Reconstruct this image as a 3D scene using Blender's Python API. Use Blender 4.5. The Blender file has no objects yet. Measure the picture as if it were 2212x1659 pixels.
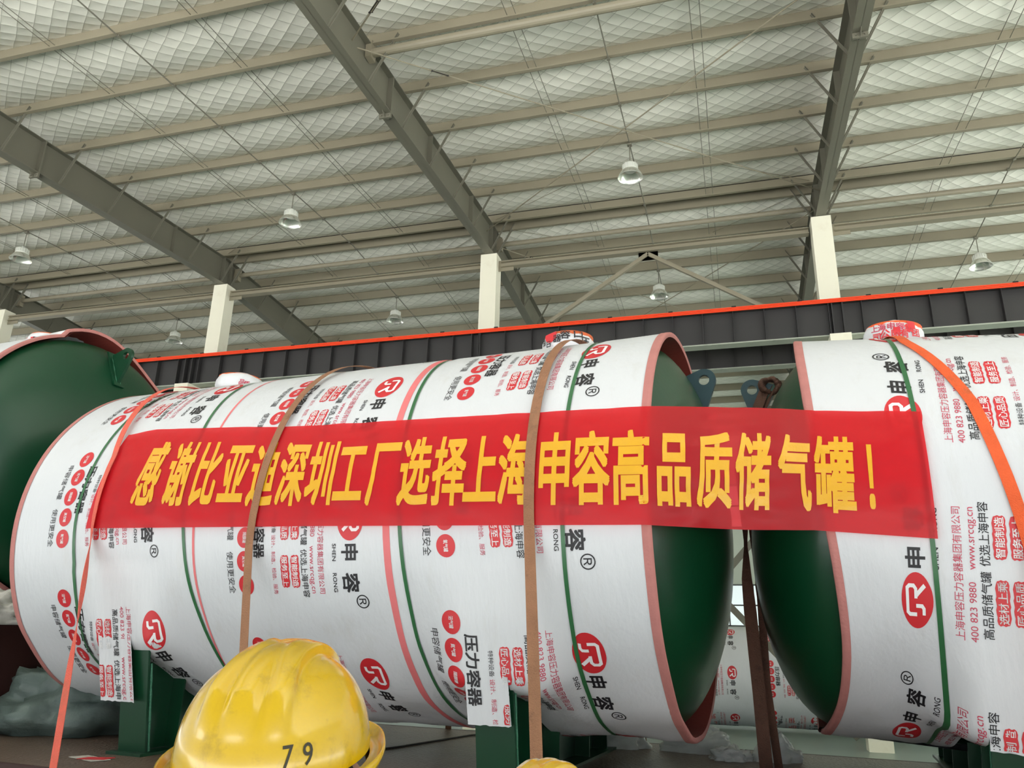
import bpy, math, random
from mathutils import Vector, Matrix, noise
random.seed(7)
SC = bpy.context.scene
COL = SC.collection
CZ = 1.95                      # camera height above the hall floor

# ------------------------------------------------------------------ camera
def cam_axes(yaw, pitch, roll):
    cy, sy, cp, sp = math.cos(yaw), math.sin(yaw), math.cos(pitch), math.sin(pitch)
    fwd = Vector((sy*cp, cy*cp, sp)); rt = Vector((cy, -sy, 0)); up = rt.cross(fwd)
    c, s = math.cos(roll), math.sin(roll)
    return fwd, c*rt + s*up, -s*rt + c*up
FWD, RT, UP = cam_axes(-0.2835, 0.3179, 0.0239)
cd = bpy.data.cameras.new('camera'); cam = bpy.data.objects.new('camera', cd); COL.objects.link(cam)
cd.sensor_fit = 'HORIZONTAL'; cd.sensor_width = 36.0; cd.lens = 1679.47/2212*36; cd.clip_end = 300; cd.clip_start = 0.05
M = Matrix((RT, UP, -FWD)).transposed().to_4x4(); M.translation = (0, 0, CZ); cam.matrix_world = M
SC.camera = cam

# ------------------------------------------------------------------ world, light, exposure
w = bpy.data.worlds.new('daylight'); SC.world = w; w.use_nodes = True
wt = w.node_tree; bg = wt.nodes['Background']
bg.inputs['Color'].default_value = (0.90, 0.97, 1.0, 1); bg.inputs['Strength'].default_value = 1.0
wc = wt.nodes.new('ShaderNodeTexCoord'); ws = wt.nodes.new('ShaderNodeSeparateXYZ'); wr = wt.nodes.new('ShaderNodeValToRGB')
wr.color_ramp.elements[0].position = 0.0; wr.color_ramp.elements[0].color = (1.15, 1.2, 1.2, 1)
wr.color_ramp.elements[1].position = 0.45; wr.color_ramp.elements[1].color = (0.34, 0.40, 0.46, 1)
wt.links.new(wc.outputs['Generated'], ws.inputs[0]); wt.links.new(ws.outputs[2], wr.inputs[0]); wt.links.new(wr.outputs[0], bg.inputs['Color'])
sd_ = bpy.data.lights.new('sun', 'SUN'); sd_.energy = 44.0; sd_.angle = math.radians(1.5); sd_.color = (1.0, 0.985, 0.97)
sun = bpy.data.objects.new('sun', sd_); COL.objects.link(sun); sun.rotation_euler = (0, math.radians(33), 0)
SC.view_settings.view_transform = 'Standard'; SC.view_settings.look = 'None'
SC.view_settings.exposure = -0.08; SC.view_settings.gamma = 1.0; SC.view_settings.use_curve_mapping = False
try:
    SC.cycles.max_bounces = 8; SC.cycles.diffuse_bounces = 4; SC.cycles.transparent_max_bounces = 10
    SC.cycles.sample_clamp_indirect = 6.0
except Exception:
    pass

# ------------------------------------------------------------------ materials
MATS = {}
def srgb(r, g, b):
    f = lambda c: (c/255/12.92) if c/255 <= 0.04045 else ((c/255+0.055)/1.055)**2.4
    return (f(r), f(g), f(b), 1)
def mat(name, col, rough=0.6, metal=0.0, var=0.0, vscale=4.0, bump=0.0, bscale=60.0, spec=0.5, dirt=None, dscale=3.0, damt=0.5, stretch=None, coat=0.0, trans=0.0):
    m = bpy.data.materials.new(name); m.use_nodes = True; nt = m.node_tree; b = nt.nodes['Principled BSDF']
    b.inputs['Roughness'].default_value = rough; b.inputs['Metallic'].default_value = metal
    b.inputs['Specular IOR Level'].default_value = spec
    if coat: b.inputs['Coat Weight'].default_value = coat; b.inputs['Coat Roughness'].default_value = 0.12
    if trans: b.inputs['Transmission Weight'].default_value = trans
    b.inputs['Base Color'].default_value = col
    tc = nt.nodes.new('ShaderNodeTexCoord'); src = tc.outputs['Object']
    if stretch:
        mp = nt.nodes.new('ShaderNodeMapping'); mp.inputs['Scale'].default_value = stretch
        nt.links.new(src, mp.inputs['Vector']); src = mp.outputs['Vector']
    cur = None
    if var:
        n = nt.nodes.new('ShaderNodeTexNoise'); n.inputs['Scale'].default_value = vscale; n.inputs['Detail'].default_value = 5
        nt.links.new(src, n.inputs['Vector'])
        mx = nt.nodes.new('ShaderNodeMix'); mx.data_type = 'RGBA'
        mx.inputs[6].default_value = tuple(c*(1-var) for c in col[:3])+(1,)
        mx.inputs[7].default_value = tuple(min(1, c*(1+var)) for c in col[:3])+(1,)
        nt.links.new(n.outputs['Fac'], mx.inputs[0]); cur = mx.outputs[2]
    if dirt:
        n2 = nt.nodes.new('ShaderNodeTexNoise'); n2.inputs['Scale'].default_value = dscale; n2.inputs['Detail'].default_value = 8; n2.inputs['Roughness'].default_value = 0.7
        nt.links.new(src, n2.inputs['Vector'])
        rp = nt.nodes.new('ShaderNodeValToRGB'); rp.color_ramp.elements[0].position = 0.55; rp.color_ramp.elements[1].position = 0.75
        rp.color_ramp.elements[0].color = (0, 0, 0, 1); rp.color_ramp.elements[1].color = (damt, damt, damt, 1)
        nt.links.new(n2.outputs['Fac'], rp.inputs[0])
        m2 = nt.nodes.new('ShaderNodeMix'); m2.data_type = 'RGBA'
        if cur: nt.links.new(cur, m2.inputs[6])
        else: m2.inputs[6].default_value = col
        m2.inputs[7].default_value = dirt
        nt.links.new(rp.outputs[0], m2.inputs[0]); cur = m2.outputs[2]
    if cur: nt.links.new(cur, b.inputs['Base Color'])
    if bump:
        n3 = nt.nodes.new('ShaderNodeTexNoise'); n3.inputs['Scale'].default_value = bscale; n3.inputs['Detail'].default_value = 4
        nt.links.new(src, n3.inputs['Vector'])
        bp = nt.nodes.new('ShaderNodeBump'); bp.inputs['Strength'].default_value = bump; bp.inputs['Distance'].default_value = 0.02
        nt.links.new(n3.outputs['Fac'], bp.inputs['Height']); nt.links.new(bp.outputs[0], b.inputs['Normal'])
    MATS[name] = m
    return m
mat('steel_taupe', srgb(142, 134, 114), 0.55, 0.0, 0.10, 1.5, 0.05, 30)
mat('steel_grey', srgb(108, 105, 91), 0.5, 0.0, 0.10, 1.2, 0.05, 25)
mat('rod_steel', srgb(128, 124, 110), 0.5, 0.2)
mat('cream_paint', srgb(240, 235, 214), 0.7, 0.0, 0.03, 2, 0.05, 20, dirt=srgb(205, 190, 160), dscale=2.5, damt=0.25)
mat('crane_black', srgb(54, 52, 52), 0.5, 0.0, 0.12, 1.5, 0.05, 20)
mat('primer_grey', srgb(170, 174, 160), 0.45, 0.2, 0.12, 3.0, dirt=srgb(95, 95, 88), dscale=1.6, damt=0.7)
mat('rail_orange', srgb(250, 70, 28), 0.4)
mat('black_plastic', srgb(18, 18, 18), 0.5)
mat('floor_green', srgb(126, 142, 132), 0.3, 0.0, 0.12, 0.5, 0.02, 8)
mat('wall_panel', srgb(205, 212, 196), 0.6, 0.0, 0.04, 0.6)
mat('frame_grey', srgb(95, 100, 98), 0.5)
mat('tank_green', srgb(6, 60, 35), 0.36, 0.0, 0.10, 2.0, 0.03, 40, coat=0.08)
mat('tank_teal', srgb(40, 66, 70), 0.4, 0.15, 0.18, 9, 0.05, 40, dirt=srgb(20, 40, 48), dscale=14, damt=0.6)
mat('weld', srgb(58, 120, 92), 0.4, 0.0, 0.4, 60, 0.4, 90)
mat('wrap_white', srgb(216, 217, 220), 0.42, 0.0, 0.03, 3, 0.2, 34, stretch=(1, 1, 0.18), dirt=srgb(196, 192, 184), dscale=5.5, damt=0.35)
mat('ink_black', srgb(34, 32, 36), 0.5); mat('ink_red', srgb(208, 42, 50), 0.45, 0.0, 0.06, 8)
mat('ink_crimson', srgb(196, 58, 84), 0.5); mat('ink_white', srgb(240, 238, 238), 0.5)
mat('foam_pink', srgb(190, 124, 118), 0.8, 0.0, 0.12, 14, 0.2, 60)
mat('foam_edge', srgb(228, 120, 122), 0.6, 0.0, 0.1, 10)
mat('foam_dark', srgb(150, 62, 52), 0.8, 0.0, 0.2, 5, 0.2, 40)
mat('band_green', srgb(48, 104, 62), 0.35, 0.0, 0.1, 20)
mat('strap_orange', srgb(240, 96, 40), 0.6, 0.0, 0.14, 12, 0.5, 160, dirt=srgb(140, 90, 60), dscale=9, damt=0.5)
mat('strap_red', srgb(238, 104, 84), 0.6, 0.0, 0.10, 12, 0.5, 160, dirt=srgb(165, 110, 84), dscale=7, damt=0.5)
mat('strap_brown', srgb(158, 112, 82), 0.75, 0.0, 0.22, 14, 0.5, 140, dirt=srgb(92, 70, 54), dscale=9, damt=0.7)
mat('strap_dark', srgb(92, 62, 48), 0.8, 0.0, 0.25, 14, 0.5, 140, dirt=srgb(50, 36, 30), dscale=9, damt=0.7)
mat('hat_yellow', srgb(214, 174, 8), 0.22, 0.0, 0.05, 12, 0.02, 40, coat=0.6, dirt=srgb(120, 98, 30), dscale=26, damt=0.45)
mat('hat_black', srgb(52, 46, 28), 0.5)
mat('banner_gold', srgb(228, 170, 36), 0.3, 0.0, 0.08, 10, 0.25, 16)
mat('lamp_white', srgb(215, 216, 206), 0.35); mat('lamp_alu', srgb(226, 226, 216), 0.22, 0.75); mat('lamp_glass', srgb(235, 236, 230), 0.15)
mat('deck_brown', srgb(104, 86, 72), 0.36, 0.0, 0.35, 3.0, 0.9, 45, dirt=srgb(62, 46, 38), dscale=4, damt=0.8)
mat('trailer_red', srgb(58, 27, 22), 0.6, 0.0, 0.2, 3)
mat('rubber', srgb(24, 24, 24), 0.8)
mat('tarp_grey', srgb(98, 112, 106), 0.42, 0.0, 0.25, 4, 0.9, 9)
mat('paper_white', srgb(196, 192, 182), 0.6, 0.0, 0.2, 6, 0.3, 20, dirt=srgb(130, 96, 60), dscale=5, damt=0.7)
mat('nozzle_orange', srgb(205, 96, 48), 0.6); mat('wood', srgb(140, 118, 84), 0.7, 0.0, 0.2, 6)
mat('ridge_dark', srgb(40, 36, 30), 0.7)
mat('concrete', srgb(186, 188, 187), 0.8, 0.0, 0.1, 1)
mat('cable_dark', srgb(42, 36, 32), 0.6)

def cloudy_plastic():
    m = bpy.data.materials.new('bag_clear'); m.use_nodes = True; nt = m.node_tree; b = nt.nodes['Principled BSDF']; out = nt.nodes['Material Output']
    b.inputs['Base Color'].default_value = srgb(238, 243, 240); b.inputs['Roughness'].default_value = 0.2
    t = nt.nodes.new('ShaderNodeBsdfTransparent'); mx = nt.nodes.new('ShaderNodeMixShader'); mx.inputs[0].default_value = 0.74
    nt.links.new(t.outputs[0], mx.inputs[1]); nt.links.new(b.outputs[0], mx.inputs[2]); nt.links.new(mx.outputs[0], out.inputs[0])
    MATS['bag_clear'] = m
cloudy_plastic()
def banner_cloth():
    m = bpy.data.materials.new('banner_red'); m.use_nodes = True; nt = m.node_tree; out = nt.nodes['Material Output']
    b = nt.nodes['Principled BSDF']; b.inputs['Base Color'].default_value = srgb(232, 34, 46); b.inputs['Roughness'].default_value = 0.38
    tl = nt.nodes.new('ShaderNodeBsdfTranslucent'); tl.inputs[0].default_value = srgb(240, 52, 58)
    tp = nt.nodes.new('ShaderNodeBsdfTransparent'); tp.inputs[0].default_value = srgb(238, 92, 96)
    n = nt.nodes.new('ShaderNodeTexNoise'); n.inputs['Scale'].default_value = 3.5; n.inputs['Detail'].default_value = 4
    tc = nt.nodes.new('ShaderNodeTexCoord'); nt.links.new(tc.outputs['Object'], n.inputs['Vector'])
    bp = nt.nodes.new('ShaderNodeBump'); bp.inputs['Strength'].default_value = 0.35; bp.inputs['Distance'].default_value = 0.03
    nt.links.new(n.outputs['Fac'], bp.inputs['Height']); nt.links.new(bp.outputs[0], b.inputs['Normal'])
    m1 = nt.nodes.new('ShaderNodeMixShader'); m1.inputs[0].default_value = 0.25
    nt.links.new(b.outputs[0], m1.inputs[1]); nt.links.new(tl.outputs[0], m1.inputs[2])
    m2 = nt.nodes.new('ShaderNodeMixShader'); m2.inputs[0].default_value = 0.38
    nt.links.new(m1.outputs[0], m2.inputs[1]); nt.links.new(tp.outputs[0], m2.inputs[2]); nt.links.new(m2.outputs[0], out.inputs[0])
    MATS['banner_red'] = m
banner_cloth()
def quilt():
    m = bpy.data.materials.new('quilted_insulation'); m.use_nodes = True; nt = m.node_tree; b = nt.nodes['Principled BSDF']
    b.inputs['Roughness'].default_value = 0.5; N = nt.nodes.new; L = nt.links.new
    tc = N('ShaderNodeTexCoord')
    nz = N('ShaderNodeTexNoise'); nz.inputs['Scale'].default_value = 0.9; L(tc.outputs['Object'], nz.inputs['Vector'])
    ad = N('ShaderNodeVectorMath'); ad.operation = 'MULTIPLY_ADD'; ad.inputs[1].default_value = (0.10, 0.10, 0.0)
    L(nz.outputs['Color'], ad.inputs[0]); L(tc.outputs['Object'], ad.inputs[2])
    sp = N('ShaderNodeSeparateXYZ'); L(ad.outputs[0], sp.inputs[0])
    def M(op, a, bb):
        n = N('ShaderNodeMath'); n.operation = op
        for i, v in enumerate((a, bb)):
            if v is None: continue
            if isinstance(v, (int, float)): n.inputs[i].default_value = v
            else: L(v, n.inputs[i])
        return n.outputs[0]
    kx, ky = 2.45, 3.1
    u = M('ADD', M('MULTIPLY', sp.outputs[0], kx), M('MULTIPLY', sp.outputs[1], ky))
    v = M('SUBTRACT', M('MULTIPLY', sp.outputs[0], kx), M('MULTIPLY', sp.outputs[1], ky))
    hu = M('ABSOLUTE', M('SINE', M('MULTIPLY', u, math.pi), None), None)
    hv = M('ABSOLUTE', M('SINE', M('MULTIPLY', v, math.pi), None), None)
    h = M('POWER', M('MULTIPLY', hu, hv), 0.45)
    line = M('LESS_THAN', M('MINIMUM', hu, hv), 0.055)
    mx = N('ShaderNodeMix'); mx.data_type = 'RGBA'; mx.inputs[6].default_value = srgb(240, 237, 224); mx.inputs[7].default_value = srgb(188, 184, 170)
    L(line, mx.inputs[0])
    n2 = N('ShaderNodeTexNoise'); n2.inputs['Scale'].default_value = 1.4; n2.inputs['Detail'].default_value = 5; L(tc.outputs['Object'], n2.inputs['Vector'])
    m2 = N('ShaderNodeMix'); m2.data_type = 'RGBA'; m2.blend_type = 'MULTIPLY'; m2.inputs[0].default_value = 0.12
    L(mx.outputs[2], m2.inputs[6]); L(n2.outputs['Fac'], m2.inputs[7]); L(m2.outputs[2], b.inputs['Base Color'])
    n3 = N('ShaderNodeTexNoise'); n3.inputs['Scale'].default_value = 5; n3.inputs['Detail'].default_value = 3; L(tc.outputs['Object'], n3.inputs['Vector'])
    hh = M('ADD', h, M('MULTIPLY', n3.outputs['Fac'], 0.35))
    bp = N('ShaderNodeBump'); bp.inputs['Strength'].default_value = 0.33; bp.inputs['Distance'].default_value = 0.05; bp.invert = True
    L(hh, bp.inputs['Height']); L(bp.outputs[0], b.inputs['Normal'])
    MATS['quilt'] = m
quilt()
def window_glass():
    m = bpy.data.materials.new('window_glass'); m.use_nodes = True; nt = m.node_tree; out = nt.nodes['Material Output']
    t = nt.nodes.new('ShaderNodeBsdfTransparent'); t.inputs[0].default_value = (0.93, 0.98, 0.96, 1)
    g = nt.nodes.new('ShaderNodeBsdfGlossy'); g.inputs['Roughness'].default_value = 0.05
    mx = nt.nodes.new('ShaderNodeMixShader'); mx.inputs[0].default_value = 0.06
    nt.links.new(t.outputs[0], mx.inputs[1]); nt.links.new(g.outputs[0], mx.inputs[2]); nt.links.new(mx.outputs[0], out.inputs[0])
    MATS['window_glass'] = m
window_glass()

# ------------------------------------------------------------------ mesh helpers
WL = {}
class MB:
    def __init__(s): s.v, s.f, s.m = [], [], []
    def add(s, vs, fs, mi=0):
        o = len(s.v); s.v += [Vector(p) for p in vs]
        for f in fs: s.f.append([o+i for i in f]); s.m.append(mi)
        return s
    def frame(s, c, ax, ay, az, mi=0):          # box from centre and three half-axis vectors
        c, ax, ay, az = Vector(c), Vector(ax), Vector(ay), Vector(az)
        vs = [c+sx*ax+sy*ay+sz*az for sx in (-1, 1) for sy in (-1, 1) for sz in (-1, 1)]
        return s.add(vs, [(0, 1, 3, 2), (4, 6, 7, 5), (0, 4, 5, 1), (2, 3, 7, 6), (0, 2, 6, 4), (1, 5, 7, 3)], mi)
    def box(s, x0, x1, y0, y1, z0, z1, mi=0):
        return s.frame(((x0+x1)/2, (y0+y1)/2, (z0+z1)/2), ((x1-x0)/2, 0, 0), (0, (y1-y0)/2, 0), (0, 0, (z1-z0)/2), mi)
    def beam(s, a, b, w, h, up=(0, 0, 1), mi=0):
        a, b = Vector(a), Vector(b); d = (b-a); l = d.length; d.normalize()
        x = d.cross(Vector(up)).normalized(); z = x.cross(d)
        return s.frame((a+b)/2, d*l/2, x*w/2, z*h/2, mi)
    def tube(s, pts, r, n=8, mi=0, cap=True):
        pts = [Vector(p) for p in pts]; rings = []; prev = None
        for i, p in enumerate(pts):
            d = (pts[min(i+1, len(pts)-1)]-pts[max(i-1, 0)]).normalized()
            x = prev - d*prev.dot(d) if prev is not None else d.orthogonal()
            x.normalize(); prev = x; y = d.cross(x); rr = r[i] if isinstance(r, (list, tuple)) else r
            rings.append([p+rr*(math.cos(2*math.pi*k/n)*x+math.sin(2*math.pi*k/n)*y) for k in range(n)])
        vs = [q for g in rings for q in g]; fs = []
        for i in range(len(pts)-1):
            for k in range(n): fs.append((i*n+k, i*n+(k+1) % n, (i+1)*n+(k+1) % n, (i+1)*n+k))
        if cap: fs.append(tuple(range(n-1, -1, -1))); fs.append(tuple((len(pts)-1)*n+k for k in range(n)))
        return s.add(vs, fs, mi)
    def lathe(s, prof, c, ax, ux, n=32, mi=0, fn=None):   # prof: (r, h) along ax
        c, ax, ux = Vector(c), Vector(ax).normalized(), Vector(ux).normalized(); uy = ax.cross(ux); vs = []; fs = []
        for i, (r, h) in enumerate(prof):
            for k in range(n):
                t = 2*math.pi*k/n; r2, h2 = (fn(r, h, t, i) if fn else (r, h))
                vs.append(c+ax*h2+r2*(math.cos(t)*ux+math.sin(t)*uy))
        for i in range(len(prof)-1):
            for k in range(n): fs.append((i*n+k, i*n+(k+1) % n, (i+1)*n+(k+1) % n, (i+1)*n+k))
        return s.add(vs, fs, mi)
    def prism(s, poly, c, ax, ay, az, mi=0):    # poly in (ax, ay), extruded +-az
        c, ax, ay, az = Vector(c), Vector(ax), Vector(ay), Vector(az); n = len(poly)
        vs = [c+x*ax+y*ay-az for x, y in poly]+[c+x*ax+y*ay+az for x, y in poly]
        fs = [tuple(range(n-1, -1, -1)), tuple(range(n, 2*n))]+[(i, (i+1) % n, n+(i+1) % n, n+i) for i in range(n)]
        return s.add(vs, fs, mi)
    def grid(s, rows, mi=0, closed=False):
        nr, nc = len(rows), len(rows[0]); vs = [p for r in rows for p in r]
        fs = [(i*nc+j, i*nc+j+1, (i+1)*nc+j+1, (i+1)*nc+j) for i in range(nr-1) for j in range(nc-1)]
        return s.add(vs, fs, mi)
    def build(s, name, mats, parent=None, smooth=False, loc=None, shade_angle=None):
        me = bpy.data.meshes.new(name); org = WL.get(parent, Vector((0, 0, 0))) if parent else Vector(loc or (0, 0, 0))
        me.from_pydata([p-org for p in s.v], [], s.f)
        if isinstance(mats, str): mats = [mats]
        for k in mats: me.materials.append(MATS[k])
        me.polygons.foreach_set('material_index', s.m)
        if smooth: me.polygons.foreach_set('use_smooth', [True]*len(s.f))
        me.update()
        o = bpy.data.objects.new(name, me); COL.objects.link(o)
        if parent: o.parent = parent; WL[o] = org
        else: o.location = org; WL[o] = org
        if smooth and shade_angle:
            me.set_sharp_from_angle(angle=math.radians(shade_angle))
        return o
def tag(o, label, cat, group=None, kind=None):
    o['label'] = label; o['category'] = cat
    if group: o['group'] = group
    if kind: o['kind'] = kind
    return o
def thing(name, loc, label, cat, group=None, kind=None):
    o = bpy.data.objects.new(name, None); COL.objects.link(o); o.location = loc; WL[o] = Vector(loc)
    return tag(o, label, cat, group, kind)
def copy_tree(o, loc):
    c = o.copy(); COL.objects.link(c); c.location = loc
    for ch in o.children:
        d = ch.copy(); COL.objects.link(d); d.parent = c
        for g in ch.children:
            e = g.copy(); COL.objects.link(e); e.parent = d
    return c
def P(x, y, z): return Vector((x, y, z+CZ))

def lerp(t, tab):
    for (x0, y0), (x1, y1) in zip(tab, tab[1:]):
        if t <= x1 or (x1, y1) == tab[-1]: return y0+(y1-y0)*max(0, min(1, (t-x0)/(x1-x0)))

# ------------------------------------------------------------------ hall: numbers
W = 8.533; X1 = -6.043; RX = {k: X1+(k-1)*W for k in (-1, 0, 1, 2)}
YR = 18.278; H = 10.894; SL = 0.0614; PD = 1.498; PH = 0.27
XL, XR = -46.0, 27.0; YN, YF = -5.0, 38.0
NEAR = [(18.054-k*PD) for k in range(9)]; FAR = [(18.502+k*PD) for k in range(13)]
def zroof(y): return H-SL*(abs(y-YR)-0.224)
ORD = ['first', 'second', 'third', 'fourth', 'fifth', 'sixth', 'seventh', 'eighth', 'ninth', 'tenth', 'eleventh', 'twelfth', 'thirteenth']

# floor, back wall, windows
mb = MB(); mb.box(XL, XR+0.15, YN, YF+0.15, -0.2, 0.0); tag(mb.build('floor', 'floor_green'), 'green painted hall floor under the trailer and the far tank', 'floor', kind='structure')
mb = MB(); mb.box(-80, XR+0.15, -40, YN, -0.2, -0.01); mb.box(-80, XL, YN, 60, -0.2, -0.01); mb.box(XR+0.15, 60, -40, 60, -0.2, -0.01); tag(mb.build('ground', 'concrete'), 'pale concrete yard outside the open near side of the hall', 'yard', kind='structure')  # out-of-view sunlit yard, added to throw light up under the roof
WIN_Z = [(2.75, 4.6), (7.15, 9.2)]
mb = MB()
for z0, z1 in ((0, 2.75), (4.6, 7.15), (9.2, 12.4)): mb.box(XL, XR, YF, YF+0.15, z0, z1)
piers = [XL+i*4.0 for i in range(17)]
for (z0, z1) in WIN_Z:
    for x in piers: mb.box(x-0.35, x+0.35, YF, YF+0.15, z0, z1)
tag(mb.build('wall_back', 'wall_panel'), 'pale cladding of the far wall seen between the two tanks', 'wall', kind='structure')
wn = 0
for (z0, z1) in WIN_Z:
    for i, x in enumerate(piers[:-1]):
        if not (-14 < x < 10): 
            continue
        wn += 1
        g = MB(); g.box(x+0.35, x+3.65, YF+0.06, YF+0.07, z0, z1)
        o = g.build('window_%d' % wn, 'window_glass')
        tag(o, 'bright %s window pane in the far wall, bay %s from the left' % ('lower' if z0 < 5 else 'upper', ORD[i-8] if 0 <= i-8 < 13 else 'first'), 'window', 'far wall windows', 'structure')
        f = MB()
        for xx in (x+0.38, x+1.45, x+2.55, x+3.62): f.box(xx-0.03, xx+0.03, YF-0.02, YF+0.12, z0, z1)
        for zz in (z0+0.03, (z0+z1)/2, z1-0.03): f.box(x+0.35, x+3.65, YF-0.02, YF+0.12, zz-0.03, zz+0.03)
        f.build('window_frame', 'frame_grey', o)

# roof blanket (both slopes)
mb = MB()
def blanket(ya, yb):
    n = 10; xs = [XL+i*0.8 for i in range(int((XR-XL)/0.8)+1)]; rows = []
    for j in range(n+1):
        t = j/n; y = ya+(yb-ya)*t
        sag = 0.13*(math.sin(math.pi*t)**0.8)
        rows.append([P(x, y, zroof(y)+PH-sag*(1+0.35*noise.noise(Vector((x*0.7, y*0.8, 3))))) for x in xs])
    mb.grid(rows)
for k in range(8): blanket(NEAR[k], NEAR[k+1])
blanket(NEAR[8], YN)
for k in range(12): blanket(FAR[k], FAR[k+1])
blanket(FAR[12], YF)
tag(mb.build('ceiling', 'quilt', smooth=True), 'off-white quilted insulation blanket under the roof', 'ceiling', kind='structure')
mb = MB(); mb.box(XL, XR, NEAR[0], FAR[0], H+PH+0.18+CZ, H+PH+0.22+CZ)
mb.box(XL, XR, NEAR[0]-0.02, NEAR[0], H+PH+CZ-0.02, H+PH+0.2+CZ); mb.box(XL, XR, FAR[0], FAR[0]+0.02, H+PH+CZ-0.02, H+PH+0.2+CZ)
tag(mb.build('trim_1', 'ridge_dark'), 'dark metal cap closing the gap along the roof ridge', 'ridge cap', kind='structure')
# roof deck above the blanket keeps daylight out
mb = MB()
for (ya, yb) in ((YN, NEAR[0]), (FAR[0], YF)):
    mb.add([P(XL, ya, zroof(ya)+PH+0.05), P(XR, ya, zroof(ya)+PH+0.05), P(XR, yb, zroof(yb)+PH+0.05), P(XL, yb, zroof(yb)+PH+0.05)], [(0, 1, 2, 3)])
tag(mb.build('trim_2', 'primer_grey'), 'roof sheeting lying over the quilted blanket', 'roof sheet', kind='structure')

# purlins with sag rods
ROFF = (2.72, 5.84)
def purlin(y, k, near):
    t = thing('roof_purlin', P(XL, y, zroof(y)), 'taupe steel roof purlin, %s from the ridge on the %s slope' % (ORD[k], 'near' if near else 'far'), 'purlin', 'roof purlins', 'structure')
    z = zroof(y); m = MB(); sg = 1 if near else -1
    m.box(XL, XR, y-0.006, y+0.006, z+CZ, z+PH+CZ)                       # web
    m.box(XL, XR, min(y, y-sg*0.07), max(y, y-sg*0.07), z+CZ, z+0.008+CZ)  # bottom flange
    m.box(XL, XR, min(y, y+sg*0.07), max(y, y+sg*0.07), z+PH-0.008+CZ, z+PH+CZ)
    yl = y-sg*0.07; m.box(XL, XR, yl-0.004, yl+0.004, z+CZ, z+0.03+CZ)
    m.build('z_section', 'steel_taupe', t)
    if k == 0: return
    yo = (NEAR if near else FAR)[k-1]; zo = zroof(yo)
    for b in (-1, 0, 1, 2):
        for off in ROFF:
            for dx, zz in ((0.0, 0.075), (0.17, 0.035)):
                if not near and k > 7: continue
                r = MB(); r.tube([P(RX[b]+off+dx, y, z+zz), P(RX[b]+off+dx, yo, zo+zz)], 0.007, 6); r.build('sag_rod', 'rod_steel', t)
for k, y in enumerate(NEAR): purlin(y, k, True)
for k, y in enumerate(FAR): purlin(y, k, False)

# rafters
RD = 0.84
RN = {-1: 'furthest left, behind the small end tank', 0: 'at the left, above the left white column', 1: 'in the middle, above the middle white column', 2: 'at the right, above the right white column'}
for k, x in RX.items():
    t = thing('roof_rafter', P(x, YR, H-RD), 'dark steel I-beam rafter ' + RN[k], 'rafter', 'roof rafters', 'structure')
    for near in (True, False):
        ya, yb = (YN, YR) if near else (YR, YF); m = MB()
        za, zb = zroof(ya), zroof(yb)
        def bar(x0, x1, d0, d1):
            vs = [P(xx, yy, zz-dd) for yy, zz in ((ya, za), (yb, zb)) for xx in (x0, x1) for dd in (d0, d1)]
            m.add(vs, [(0, 1, 3, 2), (4, 6, 7, 5), (0, 4, 5, 1), (2, 3, 7, 6), (0, 2, 6, 4), (1, 5, 7, 3)])
        bar(x-0.006, x+0.006, 0.0, RD); bar(x-0.124, x+0.124, RD-0.018, RD); bar(x-0.124, x+0.124, 0, 0.016)
        m.build('i_beam', 'steel_grey', t)
    ysp = [11.5, 13.6, 16.4, 18.1, 18.45, 21.5, 25.2] if k != 0 else [11.5, 15.9, 18.1, 18.45, 24.0]
    for y in ysp:
        m = MB(); z = zroof(y); th = 0.02 if y == 11.5 else 0.008
        m.box(x-0.12, x+0.12, y-th, y+th, z-RD+CZ, z+CZ)
        if y == 11.5:
            m.box(x-0.124, x+0.124, y-th, y+th, z-RD-0.1+CZ, z-RD+CZ)
            m.prism([(0, 0), (0.16, 0), (0, -0.1)], P(x, y+th, z-RD), (0, 1, 0), (0, 0, 1), (0.006, 0, 0)); m.prism([(0, 0), (-0.16, 0), (0, -0.1)], P(x, y-th, z-RD), (0, 1, 0), (0, 0, 1), (0.006, 0, 0))
            for bx in (-0.07, 0.07): m.tube([P(x+bx, y-th-0.02, z-RD-0.05), P(x+bx, y+th+0.02, z-RD-0.05)], 0.014, 6)
        m.build('splice_plate' if y == 11.5 else 'web_stiffener', 'steel_grey', t)
    for side in (-1, 1):
        for near in (True, False):
            for kk in range(7 if near else 8):
                y = (NEAR if near else FAR)[kk]; z = zroof(y)
                m = MB(); m.beam(P(x+side*0.1, y, z-RD+0.02), P(x+side*0.62, y-0.01 if near else y+0.01, z+0.16), 0.05, 0.012, (0, 1, 0))
                m.beam(P(x+side*0.1, y-0.02, z-RD+0.03), P(x+side*0.62, y-0.02, z+0.17), 0.008, 0.05, (0, 1, 0))
                m.build('fly_brace', 'steel_grey', t)

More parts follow.
